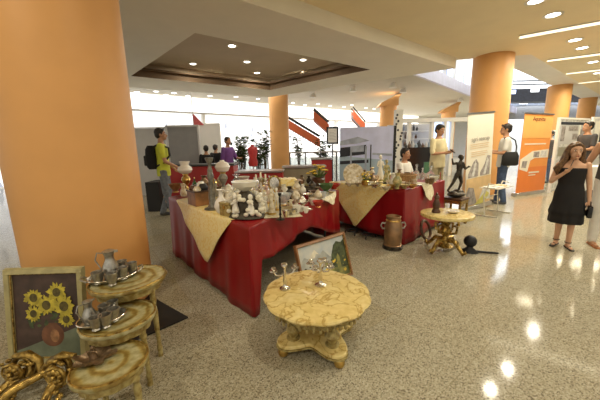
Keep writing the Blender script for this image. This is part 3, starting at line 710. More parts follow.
plant('dark bushy plant in a stone pot beyond the orange column, behind the olive counter', 299, 12.8, 1.9, 14, 17, spread=.3)
p = aty(253, 160, 9.2)
t = thing('clothes_mannequin', 'red torso mannequin on a stand past the steel counter', 'mannequin', (p.x, p.y, 0))
MB().loft([(0, 0, z, rx, ry) for z, rx, ry in ((.78, .13, .1), (.9, .16, .11), (1.05, .12, .09), (1.25, .16, .1), (1.36, .15, .08), (1.4, .06, .05), (1.46, .05, .05))]).build('torso', M['redp'], t)
MB().lathe([(.18, 0), (.18, .02), (.02, .03), (.02, .8)], n=18).build('stand', M['steel'], t)
# escalators
def escalator(label, pa, pb, Y, wid=.2, dep=.6):
    a, b = aty(*pa, Y), aty(*pb, Y); c = (a + b) / 2
    t = thing('escalator', label, 'escalator', (c.x, Y, 0), 0, 'escalators in the far hall')
    dx, z0, z1 = (b.x - a.x) / 2, a.z, b.z
    for s_ in (0, dep):
        m = MB(); m.add([(-dx, s_ - .05, z0 - wid), (dx, s_ - .05, z1 - wid), (dx, s_ - .05, z1 + wid), (-dx, s_ - .05, z0 + wid), (-dx, s_ + .05, z0 - wid), (dx, s_ + .05, z1 - wid), (dx, s_ + .05, z1 + wid), (-dx, s_ + .05, z0 + wid)],
                        [(0, 1, 2, 3), (7, 6, 5, 4), (0, 4, 5, 1), (1, 5, 6, 2), (2, 6, 7, 3), (3, 7, 4, 0)])
        m.build('side_panel', M['esc'], t)
        MB().tube([(-dx, s_, z0 + wid + .14), (dx, s_, z1 + wid + .14)], .04).build('handrail', M['black'], t)
    st = MB()
    n = 14
    for k in range(n):
        u = (k + .5) / n; st.box((-dx + 2 * dx * u, dep / 2, z0 + (z1 - z0) * u - wid * .5), (2 * dx / n, dep - .1, .2))
    st.build('steps', M['dgrey'], t)
    return t
escalator('orange escalator running down behind the near orange column', (285, 122), (320, 143), 14.5)
escalator('short orange escalator high up behind the black framed notice', (314, 116), (329, 129), 16.0, .25)
escalator('steep orange escalator right above the blue mural', (353, 114), (365, 128), 17.5, .25)
# notice on a post
p = aty(332.5, 127, 9.2)
t = thing('notice_stand', 'black framed white notice on a post above the railing', 'notice', (p.x, 9.2, 0))
hh = p.z; w2 = .19
f = MB()
for q in (-1, 1): f.box((q * .165, 0, hh - .26), (.05, .03, .52))
for q in (0, 1): f.box((0, 0, hh - .02 - q * .48), (.38, .03, .05))
f.build('frame', M['black'], t)
MB().box((0, .004, hh - .26), (.31, .012, .45)).build('page', M['paper'], t)
tx = MB()
for k in range(7): tx.box((-.02 * (k % 2), -.004, hh - .12 - k * .045), (.2 - .04 * (k % 2), .004, .012))
tx.build('printed_lines', M['inkg'], t)
MB().lathe([(.17, 0), (.17, .02), (.02, .04), (.02, hh - .5)], n=16).build('post', M['black'], t)
# big mural panel
a, b, tp = aty(340, 150, 8.3), aty(393, 150, 8.0), aty(366, 127, 8.15)
t = thing('mural_panel', 'large blue grey photo panel of an interior behind the far table', 'panel', ((a.x + b.x) / 2, 8.15, 0), math.atan2(b.y - a.y, b.x - a.x))
L = (b - a).to_2d().length; h = tp.z
MB().box((0, 0, h / 2), (L, .05, h)).build('board', M['mblue'], t)
ar = MB(); v3 = lambda u, z: (-L / 2 + u * L, z * h)
def ap(poly, mi, y=-.03): ar.prism([(x, z) for x, z in (v3(*q) for q in poly)], 0, .003, mi, Matrix.Translation((0, y + .003, 0)) @ Matrix.Rotation(math.pi / 2, 4, 'X'))
ap([(0, 0), (1, 0), (1, .50), (0, .58)], 2)
ap([(0, .80), (.34, .86), (.56, .80), (.32, .76), (0, .74)], 0, -.032)
ap([(.0, .70), (.5, .74), (.5, .6), (.0, .56)], 1, -.033)
ap([(.2, .72), (.46, .735), (.46, .64), (.2, .63)], 0, -.035)
ap([(.58, .74), (.6, .74), (.6, .3), (.58, .3)], 1, -.036)
ap([(.0, .50), (.55, .52), (.55, .47), (.0, .45)], 1, -.036)
ap([(.2, .66), (.23, .66), (.23, .3), (.2, .3)], 0, -.037)
ap([(.48, .72), (.515, .72), (.515, .3), (.48, .3)], 0, -.037)
ap([(.62, .62), (.98, .60), (.98, .57), (.62, .59)], 0, -.035)
ar.build('printed_photo', [M['mblue2'], M['mdark'], M['mteal']], t)
MB().box((L / 2 + .035, 0, h / 2), (.06, .08, h + .02)).build('edge_post', M['black'], t)
# floral column screen beside the mural
p = aty(397, 150, 8.6)
t = thing('display_column', 'tall white display column with hung dark trinkets beside the mural', 'display', (p.x, 8.6, 0))
zt = aty(397, 110, 8.6).z
MB().box((0, 0, zt / 2), (.2, .2, zt)).build('column_body', M['paper'], t)
tr = MB(); rnd = random.Random(4)
for k in range(16): tr.ell((rnd.uniform(-.12, .1), -.115, zt - .15 - k * .085), (.03, .02, .035), 0, 8)
tr.build('trinkets', M['dgrey'], t)
# shop with blue windows and black counter
Y = 12.5
a, b = aty(398, 150, Y), aty(470, 150, Y); cx = (a.x + b.x) / 2
sh = thing('shop_booth', 'white framed shop booth with blue windows past the seated man', 'shop', (cx, Y, 0))
L = b.x - a.x
f = MB()
for u in (0, .14, .45, .62, .72, 1): f.box((-L / 2 + u * L, 0, 1.15), (.12, .2, 2.3))
f.box((0, 0, 2.36), (L + .2, .3, .16)); f.build('frame', M['white'], sh)
MB().box((0, 1.6, 1.15), (L, .1, 2.3)).build('back_wall', M['lgrey'], sh)
MB().box((-L / 2 + .53 * L, .1, 1.62), (.15 * L, .04, 1.3)).build('window_pane', M['winb'], sh)
MB().box((-L / 2 + .67 * L, .1, 1.62), (.08 * L, .04, 1.3)).build('window_pane', M['winb'], sh)
MB().box((-L / 2 + .24 * L, -.4, .62), (.40 * L, .5, 1.24)).build('counter_front', M['blackgloss'], sh)
s_ = MB()
for k in range(4): s_.box((-L / 2 + .3 * L, 1.3, .9 + k * .36), (.56 * L, .3, .03))
s_.build('shelves', M['white'], sh)
rnd = random.Random(9)
for k in range(34):
    x = cx - L / 2 + (.03 + .05 * (k // 4) + .01 * (k % 4)) * L; lv = k % 4
    hgt = rnd.uniform(.16, .32); mt = rnd.choice(['dgrey', 'mteal', 'mblue2', 'pbrown', 'porc', 'lgrey', 'dwood'])
    o = MB().lathe([(.05, 0), (.06, hgt * .5), (.03, hgt * .75), (.02, hgt)], n=10).build('bottle', M[mt], None, (x, Y + 1.25, .917 + lv * .36))
    tag(o, 'small bottle on the shelves of the far shop booth', 'bottle', 'bottles on the far shop shelves')
for k in range(9):
    x = cx - L / 2 + (.06 + .045 * k) * L; hgt = .18 + .14 * ((k * 7) % 5) / 4
    o = MB().lathe([(.06, 0), (.07, hgt * .4), (.025, hgt * .7), (.02, hgt)], n=10).build('bottle', M[['dgrey', 'pbrown', 'lgrey', 'mteal'][k % 4]], None, (x, Y - .4, 1.242))
    tag(o, 'bottle standing on the black counter of the far shop booth', 'bottle', 'bottles on the black shop counter')
panel('shop_sign', 'green sign board on the floor behind the seated man', 'sign', 425, 432, 162, 7.4, .05, 'signg')

# ------------------------------------------------------------------ banners, rack and display panels on the open side
def banner(name, label, bl, br, h, mat_, lean=0.0):
    a, b = at(*bl), at(*br); d = b - a; L = d.to_2d().length; rz = math.atan2(d.y, d.x); c = (a + b) / 2
    t = thing(name, label, 'banner', (c.x, c.y, 0), rz)
    MB().box((0, 0, h / 2 + .05), (L, .008, h - .06)).build('banner_sheet', M[mat_], t)
    MB().box((0, .02, .045), (L + .04, .13, .085)).build('base', M['steel'], t, bevel=.012)
    MB().box((0, 0, h + .03), (L + .02, .03, .03)).build('top_rail', M['steel'], t)
    MB().cap((0, .06, .05), (0, .03, h), .012, .012).build('support_pole', M['steel'], t)
    return t, L, h
def art(t, L, h, polys, mats, name, y=-.008):
    m = MB()
    for k, (poly, mi) in enumerate(polys):
        m.prism([(-L / 2 + u * L, z * h) for u, z in poly], 0, .0015, mi, Matrix.Translation((0, y - .0006 * k, 0)) @ Matrix.Rotation(math.pi / 2, 4, 'X'))
    return m.build(name, [M[k] for k in mats], t)
rect = lambda u0, z0, u1, z1: [(u0, z0), (u1, z0), (u1, z1), (u0, z1)]
t, L, h = banner('roll_up_banner', 'tall cream roll up banner printed with photos of hands, beside the bronze statue', (464.5, 210.5), (489, 206), 1.92, 'bcream')
t.rotation_euler.y = R(-4.5)
lettering('agri nascup', .13, M['inkg'], t, (0, -.012, h * .735))
art(t, L, h, [(rect(.12, .70, .85, .705), 0), (rect(.12, .68, .8, .685), 0), (rect(.12, .66, .83, .665), 0), (rect(.16, .62, .78, .625), 0), (rect(.16, .60, .8, .605), 0), (rect(.16, .58, .7, .585), 0)], ['ptan'], 'printed_lines')
art(t, L, h, [([(.08, .36), (.46, .36), (.46, .50), (.36, .55), (.26, .52), (.08, .40)], 0), ([(.54, .36), (.92, .36), (.92, .56), (.80, .57), (.7, .48), (.54, .4)], 0), ([(.2, .37), (.3, .37), (.38, .5), (.33, .53)], 1), ([(.66, .37), (.76, .37), (.86, .52), (.8, .55)], 1),
              (rect(.02, .05, .98, .35), 2), ([(.02, .06), (.45, .06), (.30, .24), (.1, .26), (.02, .2)], 3), ([(.5, .08), (.98, .08), (.98, .22), (.7, .24)], 4), ([(.35, .05), (.75, .05), (.95, .14), (.8, .18)], 5)],
    ['pgrey', 'plight', 'ptan', 'pgrey', 'plight', 'pyel'], 'printed_photos')
t, L, h = banner('roll_up_banner', 'tall orange roll up banner behind the man in the white T-shirt', (515, 196.5), (543, 192.5), 2.02, 'borange')
lettering('Aquavite', .15, M['inkbr'], t, (0, -.012, h * .93))
art(t, L, h, [(rect(0, .02, 1, .36), 0), (rect(0, .72, 1, .98), 1), (rect(.1, .64, .85, .655), 2), ([(.02, .34), (.3, .30), (.36, .44), (.5, .47), (.98, .47), (.98, .58), (.4, .56), (.02, .46)], 2), (rect(.45, .48, .65, .55), 3), (rect(.70, .48, .92, .56), 4), ([(.08, .36), (.24, .35), (.26, .44), (.1, .44)], 3), (rect(.35, .28, .72, .30), 2), (rect(.35, .25, .6, .262), 2)],
    ['boranged', 'boringel', 'bcream', 'pgrey', 'plight'], 'printed_photos', -.0065)
# white tube rack with leaflets
p = at(492, 213.5)
t = thing('leaflet_rack', 'white tubular leaflet rack standing before the cream banner', 'rack', (p.x, p.y, 0), R(35))
for q in (-1, 1):
    MB().tube([(q * .30 - .04, -.22, .012), (q * .30 - .04, .2, .012)], .012).build('foot', M['porc'], t)
    MB().tube([(q * .30 - .04, 0, .012), (q * .30 - .04, .04, .4), (q * .30 - .04, -.03, .62), (q * .30 - .04, -.14, .60)], .012).build('leg', M['porc'], t)
MB().box((-.04, -.04, .53), (.64, .32, .015), T=None).build('tray', M['porc'], t)
MB().tube([(-.34, .04, .35), (.26, .04, .35)], .01).build('stretcher', M['porc'], t)
for k in range(5):
    o = MB().box((0, 0, .005 * (1 + k % 2)), (.13, .2, .01 * (1 + k % 2))).build('leaflet', M[['paper', 'plight', 'paper', 'ptan', 'paper'][k]], None, Vector((p.x, p.y, .539)) + Matrix.Rotation(R(35), 3, 'Z') @ Vector((-.28 + k * .13, -.04, 0)), R(35 + (k * 37) % 14 - 7))
    tag(o, 'leaflet lying on the white tube rack by the cream banner', 'leaflet', 'leaflets on the white rack')
p = at(503, 205)
# display panels
def dpanel(label, px0, px1, pyt, Yl, Yr, extra=None):
    a, b = aty(px0, 150, Yl), aty(px1, 150, Yr); d = b - a; L = d.to_2d().length; c = (a + b) / 2; h = aty((px0 + px1) / 2, pyt, (Yl + Yr) / 2).z
    t = thing('exhibition_stand', label, 'display panel', (c.x, c.y, 0), math.atan2(d.y, d.x))
    MB().box((0, 0, h / 2 + .02), (L, .04, h - .04)).build('board', M['plight'], t)
    f = MB()
    for q in (-1, 1): f.box((q * L / 2, 0, h / 2), (.06, .06, h))
    f.box((0, 0, h), (L + .06, .06, .05)); f.box((0, 0, .1), (L, .06, .05)); f.build('frame', M['white'], t)
    art(t, L, h, extra, ['olive', 'pgrey', 'paper', 'mdark', 'lgrey'], 'posted_sheets', -.022)
    return t
dpanel('grey display panel with posted photos and dark bands, behind the girl', 555, 585, 119, 7.6, 8.2, [(rect(.04, .66, .96, .93), 4), (rect(.06, .50, .96, .62), 0), (rect(.06, .22, .96, .40), 0), (rect(.08, .7, .2, .9), 1), (rect(.45, .72, .62, .8), 1), (rect(.7, .74, .9, .86), 1), (rect(.3, .84, .6, .9), 1), (rect(.64, .70, .69, .92), 2), (rect(.04, .92, .96, .955), 3)])
dpanel('white display panel with a dark red poster, beside the man in charcoal', 588, 640, 118, 8.6, 9.0, [(rect(.05, .5, .95, .95), 2), (rect(.15, .55, .35, .85), 3), (rect(.1, .2, .9, .4), 4)])
panel('partition_panel', 'blue grey partition between the orange banner and the display panel', 'partition', 543, 557, 131, 11, .06, 'mteal', frame='white')
# bright table by the cropped woman
p = aty(588, 190, 5.6)
t = thing('side_counter', 'white counter with a dark box on it beyond the girl', 'counter', (p.x + .35, 5.9, 0))
MB().box((0, 0, .42), (.8, .5, .84)).build('body', M['white'], t); MB().box((0, -.26, .2), (.7, .02, .36)).build('kick_panel', M['dgrey'], t)
# upper floor bridge and atrium beyond
def far_box(name, px0, px1, py0, py1, Y, dep, mat_):
    a, b, c = aty(px0, 100, Y), aty(px1, 100, Y), aty((px0 + px1) / 2, py0, Y); z0 = aty((px0 + px1) / 2, py1, Y).z
    return struct(MB().box(((a.x + b.x) / 2, Y + dep / 2, (z0 + c.z) / 2), (b.x - a.x, dep, c.z - z0)).build(name, M[mat_]))
far_box('wall_bridge', 500, 620, 88, 101, 24, 1, 'mdark')
far_box('trim_bridge_rail', 500, 620, 83, 84.2, 23.8, .1, 'dgrey')
far_box('trim_bridge_rail_upper', 500, 620, 79.5, 80.6, 23.8, .1, 'dgrey')
far_box('wall_bridge_lower', 495, 620, 104, 118, 27, .5, 'grey')
far_box('trim_beam', 495, 620, 101, 105, 26, .5, 'mblue2')
for k, (x0, x1, y0, y1, m_) in enumerate(((506, 515, 90, 94, 'winb'), (530, 538, 89, 92, 'winw'), (520, 528, 101.5, 104, 'winw'), (512, 545, 58, 78, 'winw'), (545, 600, 66, 78, 'winb'))):
    far_box('window_%d' % (40 + k), x0, x1, y0, y1, 23.9 if k < 2 else 25.9 if k == 2 else 32.5, .05, m_)

# ------------------------------------------------------------------ big tables under red cloths
ZT = .76
def cloth_drape(name, label, poly, hem, foldn=9, amp=.022, mat_='red', flare=.03, z=ZT, group=None):
    # poly counter-clockwise; hem(side, u) -> height of the hem above the floor
    n = len(poly); P = [Vector((*q, 0)) for q in poly]; ring = []
    for k in range(n):
        a, b = P[k], P[(k + 1) % n]; d = (b - a); L = d.length; d.normalize(); nr = Vector((d.y, -d.x, 0))
        pv = (a - P[k - 1]).normalized(); pn = Vector((pv.y, -pv.x, 0))
        for j in range(1, 6):
            m = pn.lerp(nr, j / 6).normalized(); ring.append((a + m * .0, m, k, 0.0, True, j / 6))
        m_ = max(8, int(L / .022))
        for j in range(m_ + 1): ring.append((a + d * L * j / m_, nr, k, j / m_, False, 0))
    N = len(ring); vs_, fs = [], []
    rows = [0, .012, .05, .15, .3, .45, .6, .75, .88, 1.0]
    arc = 0.0; prevp = ring[0][0]
    rnd = random.Random(len(label)); ph = [rnd.uniform(0, 6.28) for _ in range(5)]
    S = []
    for r in ring:
        arc += (r[0] - prevp).length + (.03 if r[4] else 0); prevp = r[0]; S.append(arc)
    for ti, tt in enumerate(rows):
        for (p, m, k, u, cor, cj), s_ in zip(ring, S):
            if cor: h0 = hem((k - 1) % n, 1.0) * (1 - cj) + hem(k, 0.0) * cj
            else: h0 = hem(k, u)
            zz = z - (z - h0) * tt
            f = math.sin(s_ * foldn * 2.1 + ph[0]) * .6 + math.sin(s_ * foldn * 3.7 + ph[1]) * .3 + math.sin(s_ * foldn * .9 + ph[2]) * .5
            e = max(0, min(1, (u if not cor else 0) * 8, (1 - u if not cor else 0) * 8))
            off = (.0 if ti == 0 else .008) + (tt ** .8) * (amp * (f + .8) * (.25 + .75 * e) + flare * tt)
            q = p + m * off; vs_.append((q.x, q.y, zz))
    for i in range(len(rows) - 1):
        for k in range(N): a, b = i * N + k, i * N + (k + 1) % N; fs.append((a, a + N, b + N, b))
    fs.append(list(range(N)))
    mb = MB(); mb.add(vs_, fs)
    o = mb.build(name, M[mat_]); o.data.set_sharp_from_angle(angle=R(70))
    s = o.modifiers.new('thickness', 'SOLIDIFY'); s.thickness = .003; s.offset = -1
    return tag(o, label, 'tablecloth', group)
def folding_table(label, poly, inset=.1):
    c = sum((Vector((*q, 0)) for q in poly), Vector()) / len(poly)
    t = thing('folding_table', label, 'table', c)
    pts = [tuple(((Vector((*q, 0)) - c) * .985).xy) for q in poly]
    MB().prism(pts, ZT - .045, ZT - .006).build('table_top', M['wood'], t)
    for q in pts: MB().cap((q[0] * .84, q[1] * .84, .016), (q[0] * .84, q[1] * .84, ZT - .045), .016, .016).build('leg', M['dgrey'], t)
T1 = [(-.39, 2.1), (.53, 3.88), (-.75, 5.37), (-1.67, 3.59)]
T2 = [(1.4, 3.75), (2.42, 4.74), (1.68, 5.62), (.50, 4.82)]
def hem1(k, u):
    if k == 0: return .012 if u < .025 else .012 + .46 * min(1, (u - .025) / .03) - .03 * math.sin(u * 9) - (.3 * max(0, (u - .5) / .5))
    return .012 + .012 * abs(math.sin(u * 7))
def hem2(k, u):
    if k == 3: return .10 + .03 * math.sin(u * 6) - (.085 * max(0, (u - .8) / .2))
    if k == 0: return .012 + .08 * u
    return .04
folding_table('large table hidden under the near red cloth', T1)
folding_table('square table hidden under the far red cloth', T2)
cloth_drape('tablecloth', 'red satin cloth over the near table, reaching the floor in a pointed corner fold', T1, hem1, 8, .016, flare=.014)
cloth_drape('tablecloth', 'red satin cloth over the far table behind the copper milk urn', T2, hem2, 7, .02)
ZC = ZT + .0045
def hanging(name, label, cat, a, b, u0, u1, ut, ztip, inner, mat_, out=.034, wavy=.006, round_=False):
    # a cloth lying on the table top and hanging over the edge a->b as a pointed flap
    a, b = Vector((*a, 0)), Vector((*b, 0)); d = b - a; nr = Vector((d.y, -d.x, 0)).normalized()
    mb = MB(); n, m = 26, 12; vs_, fs = [], []
    for i in range(n + 1):
        f = i / n; u = u0 + (u1 - u0) * f; tipf = (ut - u0) / (u1 - u0)
        dep = (f / tipf if f < tipf else (1 - f) / (1 - tipf))
        if round_: dep = math.sqrt(max(0, dep * (2 - dep)))
        zb = ZT - (ZT - ztip) * max(.01, dep)
        for j in range(m + 1):
            v = j / m; z = ZC - (ZC - zb) * v; q = a + d * u + nr * (out * (.35 + .65 * min(1, v * dep * 2.5)) * (.45 if v == 0 else 1) + wavy * math.sin(f * 21 + v * 2) * v + .045 * v * dep)
            vs_.append((q.x, q.y, z))
    for i in range(n):
        for j in range(m): k = i * (m + 1) + j; fs.append((k, k + 1, k + m + 2, k + m + 1))
    mb.add(vs_, fs)
    # part on the table top
    p0 = a + d * u0; p1 = a + d * u1; P_ = [p0 + nr * out * .16, p1 + nr * out * .16] + [Vector((*q, 0)) for q in inner]
    k0 = len(mb.v); mb.add([(q.x, q.y, ZC) for q in P_], [list(range(len(P_)))])
    o = mb.build(name, M[mat_]); s = o.modifiers.new('thickness', 'SOLIDIFY'); s.thickness = .003; s.offset = 1
    return tag(o, label, cat)
hanging('table_runner', 'gold damask runner hanging as a triangle over the side of the near red table', 'cloth', T1[3], T1[0], .17, .86, .64, .27, [(-.10, 2.95), (-.02, 3.5), (-.55, 4.0), (-1.25, 3.75)], 'damask')
hanging('table_runner', 'gold damask runner hanging as a triangle in front of the far red table', 'cloth', T2[3], T2[0], .02, .84, .45, .10, [(1.55, 4.15), (1.7, 4.7), (1.3, 5.1), (.75, 4.85)], 'damask')
hanging('lace_doily', 'small cream lace doily hanging over the edge of the far red table', 'doily', T2[0], T2[1], .36, .60, .48, .53, [(1.86, 4.52), (1.7, 4.42)], 'lace', round_=True)
hanging('lace_doily', 'white lace doily hanging over the front edge of the near table, by the gap', 'doily', T1[0], T1[1], .66, .93, .80, .63, [(.22, 3.75), (.05, 3.45)], 'lace', round_=False)
def flat_cloth(label, pts, mat_, z=ZC):
    c = sum((Vector((*q, 0)) for q in pts), Vector()) / len(pts)
    poly = []
    n = len(pts)
    for k in range(n):
        a, b = Vector((*pts[k], 0)), Vector((*pts[(k + 1) % n], 0))
        for j in range(6): q = a.lerp(b, j / 6) + (c - a).normalized() * (.012 * math.sin(j * 1.05)); poly.append((q.x - c.x, q.y - c.y))
    tag(MB().prism(poly, 0, .003).build('lace_doily', M[mat_], None, (c.x, c.y, z)), label, 'doily')
flat_cloth('cream lace doily under the porcelain figures near the front edge', [tuple(at(*q, ZT).xy) for q in ((264, 219), (303, 217), (296, 209), (268, 211))], 'lace')

# ------------------------------------------------------------------ antiques
def prof_vase(k, h, r):
    L = [[(.5, 0), (.55, .03), (.35, .08), (.6, .2), (1, .45), (.85, .65), (.42, .82), (.4, .88), (.62, 1), (.56, 1), (.34, .88)],
         [(.6, 0), (.62, .04), (.75, .2), (1, .5), (.95, .7), (.5, .85), (.55, 1), (.48, 1), (.42, .86)],
         [(.7, 0), (.45, .06), (.3, .2), (.45, .3), (.95, .5), (.8, .66), (.34, .78), (.5, .92), (.95, 1), (.88, 1), (.42, .92)],
         [(.5, 0), (.7, .05), (1, .3), (.8, .5), (.3, .68), (.26, .9), (.42, 1), (.36, 1), (.2, .9)]][k % 4]
    return [(q * r, z * h) for q, z in L]
def T_(kind, label, cat, loc, rz=0.0, group=None): return thing(kind, label, cat, loc, rz, group)
def mk_vase(t, h, m, k=0, r=None):
    MB().lathe(prof_vase(k, h, r or h * .3), n=22).build('vase_body', M[m], t)
    MB().tube([((r or h * .3) * .5 * math.cos(a), (r or h * .3) * .5 * math.sin(a), h * .985) for a in [k_ * .5236 for k_ in range(12)]], h * .016, 6, closed=True).build('rim', M['brass' if m.startswith('porcf') else m], t)
def mk_figure(t, h, m, base='brass', robe=True, arm=1):
    MB().lathe([(.17 * h, 0), (.17 * h, .035 * h), (.13 * h, .06 * h)], n=18).build('base', M[base], t)
    b = MB()
    if robe: b.loft([(0, 0, z * h, rx * h, ry * h) for z, rx, ry in ((.05, .15, .12), (.2, .125, .10), (.42, .075, .065), (.52, .065, .055), (.62, .085, .06), (.72, .09, .055), (.76, .035, .035), (.80, .03, .03))], 16)
    else:
        b.loft([(0, 0, z * h, rx * h, ry * h) for z, rx, ry in ((.44, .07, .055), (.52, .062, .05), (.62, .085, .06), (.72, .085, .055), (.76, .035, .035), (.80, .03, .03))], 14)
        b.cap((.04 * h, 0, .47 * h), (.05 * h, -.02 * h, .26 * h), .045 * h, .03 * h); b.cap((.05 * h, -.02 * h, .26 * h), (.05 * h, .02 * h, .07 * h), .03 * h, .022 * h)
        b.cap((-.04 * h, 0, .47 * h), (-.07 * h, .02 * h, .27 * h), .045 * h, .03 * h); b.cap((-.07 * h, .02 * h, .27 * h), (-.10 * h, .05 * h, .07 * h), .03 * h, .022 * h)
    b.ell((0, -.005 * h, .875 * h), (.058 * h, .062 * h, .075 * h), n=12); b.ell((0, .03 * h, .90 * h), (.06 * h, .055 * h, .07 * h), n=10)
    b.cap((.08 * h, 0, .71 * h), (.13 * h, -.04 * h, .56 * h), .03 * h, .022 * h); b.cap((.13 * h, -.04 * h, .56 * h), (.06 * h, -.11 * h, .60 * h), .022 * h, .016 * h)
    if arm: b.cap((-.08 * h, 0, .71 * h), (-.15 * h, -.02 * h, .82 * h), .03 * h, .022 * h); b.cap((-.15 * h, -.02 * h, .82 * h), (-.12 * h, -.05 * h, .97 * h), .022 * h, .015 * h)
    else: b.cap((-.08 * h, 0, .71 * h), (-.13 * h, -.03 * h, .56 * h), .03 * h, .022 * h); b.cap((-.13 * h, -.03 * h, .56 * h), (-.06 * h, -.1 * h, .5 * h), .022 * h, .016 * h)
    b.build('figure', M[m], t)
def mk_bowl(t, h, m, r=None, foot=True):
    r = r or h
    MB().lathe([(.42 * r, 0), (.42 * r, .12 * h), (.3 * r, .2 * h), (.7 * r, .5 * h), (r, h), (.95 * r, h), (.62 * r, .52 * h), (0, .28 * h)], n=26).build('bowl', M[m], t)
    MB().lathe([(.44 * r, 0), (.46 * r, .05 * h), (.43 * r, .1 * h)], n=24).build('foot_ring', M['brass' if m != 'silver' else m], t)
def mk_plate(t, r, m, m2='brass'):
    MB().lathe([(.5 * r, 0), (.62 * r, .03 * r), (r, .16 * r), (.98 * r, .18 * r), (.6 * r, .06 * r), (0, .05 * r)], n=28).build('plate', M[m], t)
    MB().lathe([(.93 * r, .155 * r), (1.01 * r, .165 * r), (1.0 * r, .19 * r), (.94 * r, .18 * r)], n=28).build('rim', M[m2], t)
def mk_stick(t, h, m, cm=None):
    s = h if not cm else h * .72
    MB().lathe([(.16 * h, 0), (.16 * h, .02 * h), (.06 * h, .06 * s), (.03 * h, .14 * s), (.055 * h, .2 * s), (.03 * h, .3 * s), (.045 * h, .45 * s), (.028 * h, .6 * s), (.05 * h, .75 * s), (.025 * h, .85 * s), (.075 * h, .97 * s), (.075 * h, s), (.0, s * .985)], n=18).build('candlestick_body', M[m], t)
    if cm: MB().lathe([(.032 * h, s * .985), (.032 * h, h * .97), (.012 * h, h * .985), (0, h)], n=12).build('candle', M[cm], t)
def mk_candelabrum(t, h, m, n=3, sp=.3, cm=None, rz=0.0, fat=1.0):
    F_ = fat
    MB().lathe([(.20 * h, 0), (.20 * h, .03 * h), (.13 * h, .07 * h), (.05 * h * F_, .10 * h), (.03 * h * F_, .2 * h), (.045 * h * F_, .3 * h), (.025 * h * F_, .45 * h), (.04 * h * F_, .58 * h), (.025 * h * F_, .7 * h), (.03 * h * F_, .82 * h), (.075 * h * F_, .90 * h), (.07 * h * F_, .97 * h), (0, .94 * h)], n=20).build('stem', M[m], t)
    for k in range(n - 1):
        a = rz + 2 * math.pi * k / (n - 1); c, s_ = math.cos(a), math.sin(a); q = sp * h
        MB().tube([(0, 0, .6 * h), (c * q * .35, s_ * q * .35, .54 * h), (c * q * .8, s_ * q * .8, .58 * h), (c * q, s_ * q, .72 * h)], [.022 * h * F_, .02 * h * F_, .018 * h * F_, .018 * h * F_], 8).build('arm', M[m], t)
        MB().lathe([(.02 * h * F_, .70 * h), (.09 * h * F_, .75 * h), (.085 * h * F_, .77 * h), (.03 * h * F_, .78 * h), (.055 * h * F_, .86 * h), (.05 * h * F_, .88 * h), (0, .85 * h)], (c * q, s_ * q, 0), 14).build('candle_cup', M[m], t)
        if cm: MB().lathe([(.03 * h, .84 * h), (.03 * h, 1.05 * h), (0, 1.07 * h)], (c * q, s_ * q, 0), 10).build('candle', M[cm], t)
    if cm: MB().lathe([(.03 * h, .89 * h), (.03 * h, 1.12 * h), (0, 1.14 * h)], n=10).build('candle', M[cm], t)
def mk_pot(t, h, m, m2=None):
    r = h * .42; m2 = m2 or m
    MB().lathe([(.55 * r, 0), (.6 * r, .06 * h), (r, .35 * h), (.9 * r, .6 * h), (.5 * r, .76 * h), (.52 * r, .80 * h)], n=20).build('pot_body', M[m], t)
    MB().lathe([(.54 * r, .79 * h), (.4 * r, .88 * h), (.1 * r, .92 * h), (.14 * r, .97 * h), (0, h)], n=16).build('lid', M[m2], t)
    MB().tube([(.8 * r, 0, .3 * h), (1.4 * r, 0, .45 * h), (1.7 * r, 0, .78 * h)], [.16 * r, .12 * r, .07 * r], 8).build('spout', M[m], t)
    MB().tube([(-.75 * r, 0, .65 * h), (-1.35 * r, 0, .72 * h), (-1.4 * r, 0, .4 * h), (-.9 * r, 0, .28 * h)], .07 * r, 8).build('handle', M[m2], t)
def mk_jug(t, h, m):
    r = h * .27
    MB().lathe([(.75 * r, 0), (.8 * r, .03 * h), (r, .2 * h), (.9 * r, .42 * h), (.52 * r, .66 * h), (.5 * r, .8 * h), (.72 * r, .97 * h), (.62 * r, .97 * h), (.4 * r, .8 * h)], n=22).build('jug_body', M[m], t)
    MB().tube([(-.45 * r, 0, .9 * h), (-1.3 * r, 0, .93 * h), (-1.6 * r, 0, .68 * h), (-1.1 * r, 0, .36 * h), (-.9 * r, 0, .33 * h)], .085 * r, 8).build('handle', M[m], t)
    MB().prism([(.3 * r, -.25 * r), (1.05 * r, 0), (.3 * r, .25 * r)], .90 * h, .99 * h).build('spout', M[m], t)
    MB().lathe([(.7 * r, .97 * h), (.5 * r, 1.0 * h), (0, 1.03 * h)], n=16).build('lid', M[m], t)
def mk_cup(t, h, m, gob=False):
    if gob: MB().lathe([(.28 * h, 0), (.3 * h, .04 * h), (.24 * h, .12 * h), (.34 * h, .35 * h), (.40 * h, .85 * h), (.44 * h, h), (.38 * h, h), (.30 * h, .4 * h), (0, .25 * h)], n=16).build('cup', M[m], t)
    else:
        MB().lathe([(.3 * h, 0), (.32 * h, .06 * h), (.5 * h, .5 * h), (.56 * h, h), (.5 * h, h), (.42 * h, .4 * h), (0, .2 * h)], n=16).build('cup', M[m], t)
        MB().tube([(.5 * h, 0, .8 * h), (.85 * h, 0, .78 * h), (.8 * h, 0, .4 * h), (.46 * h, 0, .3 * h)], .06 * h, 6).build('handle', M[m], t)
def mk_bottle(t, h, m, stop='glass'):
    r = h * .2
    MB().lathe([(.9 * r, 0), (r, .04 * h), (r, .4 * h), (.8 * r, .52 * h), (.3 * r, .62 * h), (.28 * r, .8 * h), (.4 * r, .82 * h), (.2 * r, .82 * h)], n=18).build('bottle_body', M[m], t)
    MB().lathe([(.2 * r, .8 * h), (.22 * r, .84 * h), (.42 * r, .9 * h), (.3 * r, .97 * h), (0, h)], n=12).build('stopper', M[stop], t)
